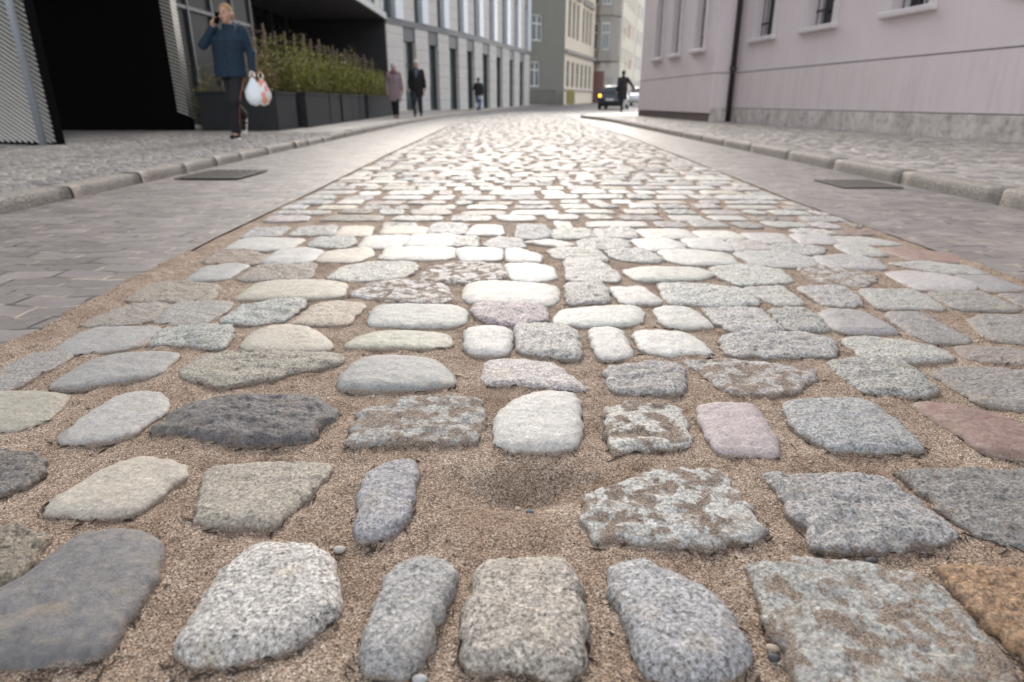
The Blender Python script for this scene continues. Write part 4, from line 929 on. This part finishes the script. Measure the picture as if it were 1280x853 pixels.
for c0 in (1.,7.1): 
    q0=a+dd*c0; q1=a+dd*(c0+4.9); m.obox((q0.x,q0.y),(q1.x,q1.y),.2,9.2,9.5,-.2)
    for i in range(5): q2=a+dd*(c0+.2+i); m.obox((q2.x,q2.y),(q2.x+dd.x*.5,q2.y+dd.y*.5),.1,9.5,9.8,-.1)
m.build('window_pediment',M_STONEG,bb_)
m=MB(); m.box(-.35,.35,-.3,.3,0,1.0); m.add([(-.38,-.33,1.0),(.38,-.33,1.0),(.38,.33,1.0),(-.38,.33,1.0),(-.2,-.2,1.2),(.2,-.2,1.2),(.2,.2,1.2),(-.2,.2,1.2)],[(0,1,5,4),(1,2,6,5),(2,3,7,6),(3,0,4,7),(4,5,6,7)])
o=m.build('grit_bin',plain('yellow_plastic',(.30,.26,.10),.6)); o.location=(5.15,61.,g(61)+.1); tag(o,'yellow grit bin at the foot of the beige house','bin')
# stone house with a bay turret
ws=[]
for fl in range(3):
    for i in range(4): ws.append((2.2+i*2.6,3.5+i*2.6,5.6+fl*3.7,7.9+fl*3.7,1,(.6,)))
for i in range(4): ws.append((2.2+i*2.6,3.6+i*2.6,1.2,3.4,1,(.6,)))
sb,a,dd,nin=far_building('stone_house','sooty stone house with polygonal bay turret and balconies',(9.2,76.5),(14.2,93),18,M_STONEG,ws)
m=MB()
cx,cy=9.9,77.
for z0_,z1_,rr in ((4.6,5.2,1.9),(5.2,9.0,1.65),(9.0,9.5,1.85),(9.5,13.3,1.65),(13.3,13.8,1.85),(13.8,18,1.65)):
    n=8; vs=[(cx+rr*math.cos(2*math.pi*(i+.5)/n),cy+rr*math.sin(2*math.pi*(i+.5)/n),z) for z in (z0_,z1_) for i in range(n)]
    m.add(vs,[(i,(i+1)%n,n+(i+1)%n,n+i) for i in range(n)]+[tuple(range(n))[::-1],tuple(range(n,2*n))])
m.build('bay_turret',M_STONEG,sb)
for z in (5.7,10.):
    for i in (4,5,6):
        th=2*math.pi*(i+.0)/8; c=Vector((cx+1.56*math.cos(th),cy+1.56*math.sin(th),0)); tv=Vector((-math.sin(th),math.cos(th),0)); p_=c-tv*.42; q_=c+tv*.42
        t=MB(); t.obox((p_.x,p_.y),(q_.x,q_.y),.03,z,z+2.6,-.03); f=t.build('turret_window',M_WHITE,sb)
        t=MB(); 
        for k_ in (0,1):
            s0=c-tv*(.36-k_*.38); s1=c-tv*(.02-k_*.38)
            t.obox((s0.x,s0.y),(s1.x,s1.y),.02,z+.1,z+1.6,-.055); t.obox((s0.x,s0.y),(s1.x,s1.y),.02,z+1.7,z+2.5,-.055)
        t.build('pane',M_GLASS,f)
for z in (5.2,9.0,12.7):
    q0=a+dd*5.4; q1=a+dd*9.6; m=MB(); m.obox((q0.x,q0.y),(q1.x,q1.y),.9,z,z+.2,-.9); m.obox((q0.x,q0.y),(q1.x,q1.y),.06,z+.2,z+1.1,-.9); m.build('balcony',M_STONEG,sb)
m=MB(); p_=a+dd*.4; q_=a+dd*2.; m.obox((8.55,76.2),(9.9,75.4),.1,.2,3.6,-.03); m.build('doorway',plain('reddish_door',(.22,.12,.11),.7),sb)
ws=[]
for fl in range(4):
    for i in range(5): ws.append((1.2+i*3.2,2.6+i*3.2,1.6+fl*3.7,3.7+fl*3.7,1,(.6,)))
cb,a,dd,nin=far_building('cream_house','tall cream house beyond the stone house',(14.4,93.8),(19.2,111),19,M_CREAM,ws)
m=MB(); q0=a+dd*3; m.obox((q0.x,q0.y),(q0.x+.05,q0.y+.9),.08,8.6,10.2,-.7); o=m.build('hanging_sign',plain('red_sign',(.55,.10,.10),.5)); tag(o,'blurred red hanging sign high on the cream house','sign')
m=MB(); q0=a+dd*6; m.obox((q0.x,q0.y),(q0.x+.05,q0.y+.9),.08,4.8,6.,-.7); o=m.build('hanging_sign',plain('pink_sign',(.60,.22,.24),.5)); tag(o,'blurred pink hanging sign lower down on the cream house','sign')
cb2,a,dd,nin=far_building('pale_house','palest cream house closing the view down the street',(19.4,111.5),(27,135),20,M_CREAM2,
  [(1.2+i*3.4,2.7+i*3.4,1.6+fl*3.7,3.7+fl*3.7,1,(.6,)) for fl in range(4) for i in range(7)])
# right-hand corner house across the side street
far_building('corner_house','grey house front glimpsed past the lilac corner',(22,60),(15.5,50),14,M_BEIGE,[(1.5+i*2.6,2.8+i*2.6,1.6+fl*3.6,3.7+fl*3.6) for fl in range(3) for i in range(4)]) if False else None
# ---------------------------------------------------------------- cars
M_TYRE=plain('tyre',(.02,.02,.02),.8); M_RIM=plain('rim',(.4,.4,.42),.4,metal=.6)
def emis(name,c,s):
    q=N(name); return q.done(tuple(x*.6 for x in c),.4,None,**{'Emission Color':(*c,1),'Emission Strength':s})
M_AMB=emis('lit_indicator',(1.,.42,.03),2.6); M_RED=plain('red_lamp_glass',(.35,.02,.015),.25); M_HEAD=plain('headlight_glass',(.6,.62,.65),.15)
def car(label,loc,rz,paint,w_=1.64,L=3.9,h=1.46,lamps=False,group=None):
    t=thing('car',label,'car',loc,rz,group); W=w_/2
    # stations along the car, rear bumper at y=0, nose at y=L : (y, z_low, z_belt, z_top, half width, top half width)
    St=[(0.0,.34,.62,.66,.80,.74),(.05,.24,.78,.84,.93,.86),(.14,.22,.92,.98,.98,.84),(.34,.20,.94,1.30,1,.76),(.62,.20,.94,1.44,1,.73),(1.3,.20,.93,1.47,1,.74),(2.0,.20,.92,1.45,1,.74),
        (2.35,.20,.92,1.36,1,.75),(2.95,.20,.90,.98,1,.80),(3.3,.21,.84,.90,.99,.80),(3.7,.24,.72,.78,.94,.76),(3.86,.30,.55,.60,.84,.68)]
    rings=[]
    for (y_,zl,zb,zt,a_,b_) in St:
        y_=y_*L/3.9; k_=h/1.47; zt*=k_; zb*=k_
        a_*=W; b_*=W; rings.append([(-a_*.9,y_,zl),(-a_,y_,zl+.14),(-a_,y_,zb-.08),(-a_*.965,y_,zb),(-b_-.02*W,y_,zt-.05 if zt-zb>.1 else zt-.012),(-b_*.86,y_,zt),(0,y_,zt+.015),(b_*.86,y_,zt),(b_+.02*W,y_,zt-.05 if zt-zb>.1 else zt-.012),(a_*.965,y_,zb),(a_,y_,zb-.08),(a_,y_,zl+.14),(a_*.9,y_,zl)])
    m=MB(); n=13
    m.add([p for r_ in rings for p in r_],[(i*n+j,(i+1)*n+j,(i+1)*n+(j+1)%n,i*n+(j+1)%n) for i in range(len(rings)-1) for j in range(n)]+[tuple(range(n)),tuple((len(rings)-1)*n+j for j in range(n))[::-1]])
    o=m.build('body',paint,t,True)
    # glass as panels just proud of the shell
    k_=h/1.47
    m=MB(); m.add([(-W*.78,.155,1.0*k_),(W*.78,.155,1.0*k_),(W*.68,.49,1.375*k_),(-W*.68,.49,1.375*k_)],[(0,1,2,3)]); m.add([(-W*.78,.135,1.02*k_),(W*.78,.135,1.02*k_),(W*.67,.45,1.385*k_),(-W*.67,.45,1.385*k_)],[(0,1,2,3)]); m.build('rear_window',M_GLASSD,t)
    m=MB(); m.add([(W*.75,2.97*L/3.9,.99*k_),(-W*.75,2.97*L/3.9,.99*k_),(-W*.66,2.38*L/3.9,1.40*k_),(W*.66,2.38*L/3.9,1.40*k_)],[(0,1,2,3)]); m.build('windscreen',M_GLASSD,t)
    for s_ in (-1,1):
        m=MB(); q=[(s_*W*1.0,.5,.96*k_),(s_*W*1.0,2.72*L/3.9,.95*k_),(s_*W*.83,2.3*L/3.9,1.34*k_),(s_*W*.81,.66,1.36*k_)]; m.add(q,[(0,1,2,3) if s_>0 else (3,2,1,0)]); m.build('side_window',M_GLASSD,t)
        m=MB(); m.box(s_*W*.82-.075,s_*W*.82+.075,-.0,.12,.78,.94); m.build('tail_lamp',M_AMB if lamps else M_RED,t,bevel=.02)
        m=MB(); m.box(s_*W*.66-.14,s_*W*.66+.14,L-.16,L-.04,.60,.74); m.build('headlight',M_HEAD,t,bevel=.02)
        m=MB(); m.box(s_*(W+.08)-.08,s_*(W+.08)+.08,2.45*L/3.9,2.55*L/3.9,.92,1.05); m.build('wing_mirror',paint,t,bevel=.02)
        for yy in (.62,3.1):
            yy*=L/3.9; m=MB(); m.tube([(s_*W*.80,yy,.30),(s_*(W*.80+.17),yy,.30)],.30,20); f=m.build('wheel',M_TYRE,t)
            m=MB(); m.tube([(s_*(W*.80+.172),yy,.30),(s_*(W*.80+.18),yy,.30)],.19,16); m.build('rim',M_RIM,f)
    m=MB(); m.box(-W*.9,W*.9,-.045,.06,.34,.54); m.build('rear_bumper',M_TYRE,t,bevel=.03)
    m=MB(); m.box(-.26,.26,-.06,-.047,.56,.67); m.build('number_plate',M_WHITE,t)
    return t
M_CARB=plain('dark_blue_paint',(.018,.028,.045),.25,.1,1,**{'Coat Weight':.6}); M_CARW=plain('white_paint',(.6,.62,.64),.3,.05,1,**{'Coat Weight':.5}); M_CARK=plain('slate_paint',(.03,.045,.06),.25,.1,1,**{'Coat Weight':.6})
car('dark hatchback driving away with its amber rear lamps lit',(6.45,45.6,g(46)+.012),-.30,M_CARB,1.66,3.9,1.50,True)
car('white car parked beyond the dark hatchback and the walker',(11.3,60.5,g(60)+.012),R(165),M_CARW,1.7,4.1,1.45)
car('slate-coloured car parked rightmost, beside the white one',(12.6,62.5,g(62)+.012),R(170),M_CARK,1.75,4.2,1.5)
# ---------------------------------------------------------------- people
M_SKIN=plain('skin',(.50,.30,.22),.55,.08,20)
def limb(m,pts,rs):
    m.tube(pts,rs,12); 
    for p,r_ in zip(pts,rs): m.ball(p,r_*1.0,12,8)
def hand(m,w0,dr,curl,sx,up=Vector((0,0,1)),spread=.016):
    "palm and five fingers from wrist w0 along dr; curl direction curl"
    dr=Vector(dr).normalized(); cu=Vector(curl).normalized(); side=dr.cross(cu).normalized()*sx
    w0=Vector(w0); m.ball(w0+dr*.045,(.028,.028,.034),10,8); m.tube([w0,w0+dr*.05,w0+dr*.085],[.024,.036,.034],10)
    for i,L in enumerate((.068,.078,.072,.056)):
        b0=w0+dr*.085+side*((i-1.5)*-.019); m.tube([b0-dr*.02,b0+dr*L*.45+cu*.006,b0+dr*L*.62+cu*L*.35,b0+dr*L*.45+cu*L*.7],[.0095,.009,.0085,.0075],8)
    b0=w0+dr*.03+side*.032; m.tube([b0-side*.012,b0+side*.02+dr*.02,b0+side*.02+dr*.045+cu*.02],[.012,.011,.009],8)
def head(m,c,R3,s=1.):
    c=Vector(c); Q=lambda v: c+R3@(Vector(v)*s)
    m.ball(Q((0,.012,.025)),(.074*s,.09*s,.095*s),18,14,R3); m.ball(Q((0,-.015,-.045)),(.056*s,.068*s,.068*s),16,12,R3); m.ball(Q((0,-.055,-.092)),(.026*s,.022*s,.02*s),10,8,R3)
    m.tube([Q((0,-.085,.02)),Q((0,-.108,-.018))],[.009*s,.016*s],8); m.ball(Q((0,-.104,-.022)),(.017*s,.014*s,.013*s),8,6,R3)
    for x in (-1,1): m.ball(Q((x*.076,.012,-.01)),(.012*s,.02*s,.032*s),8,6,R3); m.ball(Q((x*.04,-.062,-.03)),(.024*s,.022*s,.024*s),8,6,R3)
    m.ball(Q((0,-.082,-.056)),(.024*s,.012*s,.009*s),8,6,R3)
M_EYE=plain('eye',(.05,.035,.03),.3); M_LIP=plain('lips',(.40,.14,.13),.5)
def person(label,loc,rz,J,C,height=1.7,vox=.013,group=None,facing=True):
    """J joints in metres for a 1.70 m figure: l/r = image left/right, y<0 towards the viewer"""
    t=thing('person',label,'person',loc,rz,group); k_=height/1.7
    V=lambda n_: Vector(J[n_])*k_
    hip=V('hip'); ch=V('chest'); nk=V('neck'); hd=V('head'); yaw=J.get('yaw',0); tilt=J.get('tilt',0)
    R3=Matrix.Rotation(yaw,3,'Z')@Matrix.Rotation(tilt,3,'Y')@Matrix.Rotation(J.get('nod',0),3,'X')
    b=MB(); ks=k_
    b.loft([(hip.x,hip.y,hip.z-.12*ks,.10*ks,.09*ks),(hip.x,hip.y,hip.z,.16*ks,.11*ks),(hip.lerp(ch,.5).x,hip.lerp(ch,.5).y,hip.lerp(ch,.5).z,.135*ks,.095*ks),(ch.x,ch.y,ch.z,.165*ks,.11*ks),(nk.x,nk.y,nk.z-.06*ks,.13*ks,.08*ks),(nk.x,nk.y,nk.z,.05*ks,.05*ks)])
    b.tube([nk-Vector((0,0,.05)),hd-Vector((0,-.01,.06))*ks],[.058*ks,.052*ks],12)
    head(b,hd,R3,ks*1.02)
    for s_ in 'lr':
        limb(b,[V(s_+'sh'),V(s_+'el'),V(s_+'wr')],[.050*ks,.038*ks,.026*ks])
        hand(b,V(s_+'wr'),J[s_+'hd'],J[s_+'hc'],-1 if s_=='l' else 1)
        sx=-.09 if s_=='l' else .09
        limb(b,[hip+Vector((sx*ks,0,-.04*ks)),V(s_+'kn'),V(s_+'an')],[.082*ks,.055*ks,.036*ks])
        fd=Vector(J.get(s_+'ft',(0,-1,0))).normalized(); b.tube([V(s_+'an')+Vector((0,0,-.03)),V(s_+'an')+Vector((0,0,-.045))+fd*.14*ks],[.036*ks,.03*ks],8)
    fused('body',b,C.get('skin',M_SKIN),t,vox,2)
    # trousers
    m=MB(); m.loft([(hip.x,hip.y,hip.z-.10*ks,.13*ks,.115*ks),(hip.x,hip.y,hip.z+.05*ks,.18*ks,.13*ks),(hip.x,hip.y,hip.z+.10*ks,.165*ks,.125*ks)])
    for s_ in 'lr':
        sx=-.09 if s_=='l' else .09; an=V(s_+'an'); kn=V(s_+'kn')
        limb(m,[hip+Vector((sx*ks,0,-.03*ks)),kn,kn.lerp(an,.93)],[.102*ks,C.get('knee',.072)*ks,C.get('cuff',.058)*ks])
    fused('trousers',m,C['trousers'],t,vox,3)
    # shoes
    for s_ in 'lr':
        an=V(s_+'an'); fd=Vector(J.get(s_+'ft',(0,-1,0))).normalized(); upv=Vector((0,0,1)) if abs(fd.z)<.5 else Vector((0,1,0))
        m=MB(); 
        for q,r_ in ((-.05,.042),(.02,.046),(.09,.046),(.15,.040),(.185,.032)): m.ball(an+fd*q*ks+Vector((0,0,-.055*ks))*(1 if abs(fd.z)<.5 else .3),(r_*ks,r_*ks,(.040 if q<.05 else .032)*ks),10,7)
        f=fused('shoe',m,C['shoes'],t,.010,2)
        if C.get('sole'):
            m=MB(); m.tube([an+fd*-.06*ks+Vector((0,0,-.085*ks)),an+fd*.19*ks+Vector((0,0,-.085*ks))],[.04*ks,.036*ks],10); m.v=[(p[0],p[1],(p[2]-(an.z-.085*ks))*.3+(an.z-.085*ks)) if abs(fd.z)<.5 else p for p in m.v]; m.build('sole',C['sole'],f)
    # coat or jacket
    hem=C['hem']*k_; m=MB(); wd=C.get('wide',1.)
    hl=hip.lerp(ch,.5); bot=C.get('flare',1.0)
    m.loft([(hip.x,hip.y,hem,.195*ks*wd*bot,.15*ks*wd*bot),(hip.x,hip.y,max(hem+.03,hip.z),.19*ks*wd,.145*ks*wd),(hl.x,hl.y,hl.z,.175*ks*wd,.135*ks*wd),(ch.x,ch.y,ch.z,.205*ks*wd,.145*ks*wd),(nk.x,nk.y,nk.z-.07*ks,.175*ks,.11*ks),(nk.x,nk.y,nk.z-.015*ks,.085*ks,.078*ks)])
    for s_ in 'lr':
        el=V(s_+'el'); wr=V(s_+'wr'); limb(m,[V(s_+'sh'),V(s_+'sh').lerp(el,.5),el,el.lerp(wr,.92)],[.078*ks,.070*ks,.062*ks,.048*ks])
    m.loft([(nk.x,nk.y,nk.z-.05*ks,.10*ks,.10*ks),(nk.x,nk.y+.005,nk.z+.035*ks,.083*ks,.083*ks)])
    if C.get('hood'): m.ball(nk+Vector((0,.09,.0))*ks,(.11*ks,.07*ks,.07*ks))
    f=fused('jacket' if hem>.7*k_ else 'coat',m,C['coat'],t,vox,3)
    if facing and C.get('zip'):
        m=MB(); m.tube([(nk.x,nk.y-.112*ks,nk.z-.06*ks),(ch.x,ch.y-.158*ks*wd,ch.z),(hl.x,hl.y-.150*ks*wd,hl.z),(hip.x,hip.y-.158*ks*wd*bot,hem+.03)],.005,6); m.build('zip',C['zip'],f)
    if C.get('shirt'):
        m=MB(); m.ball((ch.x,ch.y-.115*ks,ch.z+.03),(.055*ks,.05*ks,.20*ks)); m.build('shirt',C['shirt'],t,True)
    if C.get('scarf'):
        m=MB(); m.loft([(nk.x,nk.y-.01,nk.z-.07*ks,.13*ks,.12*ks),(nk.x,nk.y-.015,nk.z-.0*ks,.125*ks,.12*ks),(nk.x,nk.y,nk.z+.06*ks,.095*ks,.095*ks)]); fused('scarf',m,C['scarf'],t,.015,2)
    # hair or hat
    Q=lambda v: hd+R3@(Vector(v)*ks*1.02)
    m=MB(); hb=C.get('hairback',0)
    m.ball(Q((0,.022,.042)),(.083*ks,.095*ks,.092*ks),18,14,R3); m.ball(Q((0,.052,-.01)),(.074*ks,.062*ks,.085*ks),14,10,R3)
    if C.get('bun'): m.ball(Q((.02,.115,.0)),.042*ks,12,8)
    if C.get('hat'):
        m.ball(Q((0,.012,.055)),(.094*ks,.105*ks,.092*ks),18,14,R3); m.tube([Q((0,.01,.012)),Q((0,.01,.05))],[.099*ks,.099*ks],18)
        fused('knitted_hat',m,C['hair'],t,.011,2)
    else: fused('hair',m,C['hair'],t,.011,2)
    if facing:
        for x in (-1,1):
            m=MB(); m.ball(Q((x*.031,-.083,.008)),(.011*ks,.006*ks,.007*ks),8,6,R3); m.build('eye',M_EYE,t,True)
            m=MB(); m.ball(Q((x*.033,-.086,.028)),(.018*ks,.006*ks,.004*ks),8,6,R3); m.build('eyebrow',C['hair'] if not C.get('hat') else M_EYE,t,True)
        m=MB(); m.ball(Q((0,-.092,-.056)),(.022*ks,.008*ks,.006*ks),8,6,R3); m.build('mouth',M_LIP,t,True)
    return t
def mat_quilt(name,c,step=.075):
    q=N(name); sx=q.n('ShaderNodeSeparateXYZ',Vector=q.pos); s_=q.math('SINE',q.math('MULTIPLY',sx.outputs['Z'],math.pi*2/step)); h=q.math('ABSOLUTE',s_)
    return q.done(q.mix(q.noise(12,4),tuple(x*.8 for x in c),tuple(x*1.2 for x in c)),.8,q.bump(q.math('POWER',h,.5),.010))
blk=mat_cloth('black_cloth',(.012,.012,.015)); nvy=mat_quilt('navy_quilt',(.008,.026,.052)); mauve=mat_quilt('mauve_quilt',(.30,.225,.24),.11)
jeans=mat_cloth('jeans',(.035,.085,.19)); hairb=mat_cloth('blond_hair',(.36,.22,.11),60); hairw=mat_cloth('white_hair',(.62,.60,.58),60); hairk=mat_cloth('dark_hair',(.02,.016,.014),60)
wht=plain('white_sole',(.75,.75,.75),.5)
W=dict(hip=(.04,0,.93),chest=(.07,-.01,1.26),neck=(.09,0,1.42),head=(.075,-.02,1.575),yaw=R(-8),tilt=R(-6),
  lsh=(-.10,0,1.375),lel=(-.245,-.10,1.19),lwr=(-.085,-.11,1.40),lhd=(.22,.05,.97),lhc=(.9,.2,.1),
  rsh=(.265,0,1.365),rel=(.335,.02,1.10),rwr=(.345,-.05,.88),rhd=(0.05,-.05,-1),rhc=(-1,-.2,0),
  lkn=(-.03,-.02,.50),lan=(-.01,.36,.30),lft=(0,-.35,-.93),rkn=(.075,-.12,.50),ran=(.0,-.02,.085),rft=(.05,-1,0))
wx,wy=-3.86,9.54
pw=person('blond woman in a blue quilted jacket walking while holding a phone to her ear',(wx,wy,.085),0,W,
   dict(trousers=blk,shoes=blk,sole=wht,coat=nvy,hem=.80,hair=hairb,bun=True,zip=M_IRON,hood=True,wide=1.12,knee=.088,cuff=.068),1.70,.010)
m=MB(); m.tube([(.215,-.02,.82),(.155,-.14,.50),(.065,-.04,.14)],.0035,6); m.build('trouser_piping',plain('red_piping',(.5,.12,.12),.7),pw)
m=MB(); m.box(-.036,.036,-.005,.005,-.072,.072); o=m.build('phone',M_BLACK,None,bevel=.004); o.location=(wx-.012,wy-.10,.085+1.515); o.rotation_euler=(R(10),R(8),R(60)); tag(o,'dark phone held to the ear of the woman in blue','phone')
def bag(label,loc,sx,sy,sz,mat,spots,seed):
    t=thing('plastic_bag',label,'bag',loc); m=MB(); m.ball((0,0,-sz),(sx,sy,sz),26,20)
    def df(p):
        x,y,z=p; k=max(0,(z+2*sz)/(2*sz)); f=1.25-.85*k**2.2; n_=noise.noise((x*14+seed,y*14,z*9))*.20+noise.noise((x*40,y*40+seed,z*30))*.035
        return (x*f*(1+n_),y*f*(1+n_),z*(1 if z>-sz*1.7 else .97)+noise.noise((x*20,y*20,seed))*.008)
    m.v=[df(p) for p in m.v]; m.build('sack',mat,t,True)
    for s_ in (-1,1):
        m=MB(); m.tube([(s_*.03,0,-.05),(s_*.035,0,.01),(s_*.022,0,.06),(0,0,.078)],[.014,.008,.006,.006],8); m.build('handle',mat,t,True)
    return t
q=N('printed_plastic'); cc=q.mix(q.ramp(q.noise(11,2),[(.52,0.),(.56,1.)]),(.80,.78,.78,1),(.75,.30,.22,1)); M_PRT=q.done(cc,.35)
bag('bluish white plastic bag in the hand of the woman in blue',(wx+.345,wy-.08,.085+.80),.105,.07,.19,M_PLASTIC,0,1)
bag('white plastic bag with reddish print hanging beside the bluish one',(wx+.445,wy-.04,.085+.79),.10,.075,.185,M_PRT,0,5)
O=dict(hip=(0,0,.92),chest=(0,0,1.25),neck=(0,0,1.41),head=(0,-.03,1.55),nod=R(12),
  lsh=(-.17,0,1.34),lel=(-.235,.02,1.07),lwr=(-.23,-.06,.84),lhd=(0,-.1,-1),lhc=(1,-.2,0),
  rsh=(.17,0,1.34),rel=(.235,.0,1.08),rwr=(.26,-.08,.86),rhd=(.1,-.1,-1),rhc=(-1,-.2,0),
  lkn=(-.06,-.06,.50),lan=(-.04,.10,.09),rkn=(.07,-.12,.50),ran=(.06,-.16,.085))
person('elderly woman in a pale knitted hat and long mauve padded coat',(-3.62,21.4,.085),R(8),O,
  dict(trousers=blk,shoes=blk,coat=mauve,hem=.52,hair=mat_cloth('pale_wool',(.60,.55,.54)),hat=True,scarf=mat_cloth('rose_scarf',(.22,.10,.11)),zip=M_IRON,flare=1.15,wide=1.08),1.60,.016)
O2=dict(O); O2.update(lkn=(-.08,-.14,.50),lan=(-.09,-.10,.085),rkn=(.08,.0,.49),ran=(.09,.22,.10),yaw=R(-20))
person('white-haired man in an open dark coat beside the elderly woman',(-3.2,23.4,.085),R(5),O2,
  dict(trousers=mat_cloth('charcoal',(.03,.035,.045)),shoes=blk,coat=blk,hem=.62,hair=hairw,shirt=mat_cloth('slate_shirt',(.10,.15,.22)),wide=1.1,knee=.08,cuff=.066),1.80,.016)
O3=dict(O); O3.update(rel=(.26,-.04,1.10),rwr=(.30,-.2,1.16),rhd=(.2,-1,.1),lkn=(-.09,-.05,.5),lan=(-.10,.18,.13),rkn=(.08,-.1,.49),ran=(.07,-.1,.085),nod=R(18))
person('pedestrian in a black jacket and blue jeans walking away by the glass front',(-1.85,38.2,.085),R(172),O3,
  dict(trousers=jeans,shoes=blk,coat=blk,hem=.78,hair=hairk,wide=1.1,knee=.085,cuff=.07),1.72,.018,facing=False)
O4=dict(O); O4.update(hip=(0,0,.94),chest=(-.02,-.06,1.27),neck=(-.03,-.1,1.42),head=(-.03,-.14,1.55),lel=(-.38,-.05,1.12),lwr=(-.52,-.10,.92),lhd=(-.4,-.2,-.9),lkn=(-.06,-.2,.52),lan=(-.05,-.25,.085),rkn=(.06,.02,.5),ran=(.08,.30,.14),rel=(.22,.05,1.08))
person('tall walker in a long black coat crossing behind the dark hatchback',(5.2,32.6,g(33)+.10),R(185),O4,
  dict(trousers=blk,shoes=blk,coat=blk,hem=.50,hair=hairk,wide=1.05,flare=1.1),1.84,.018,facing=False)
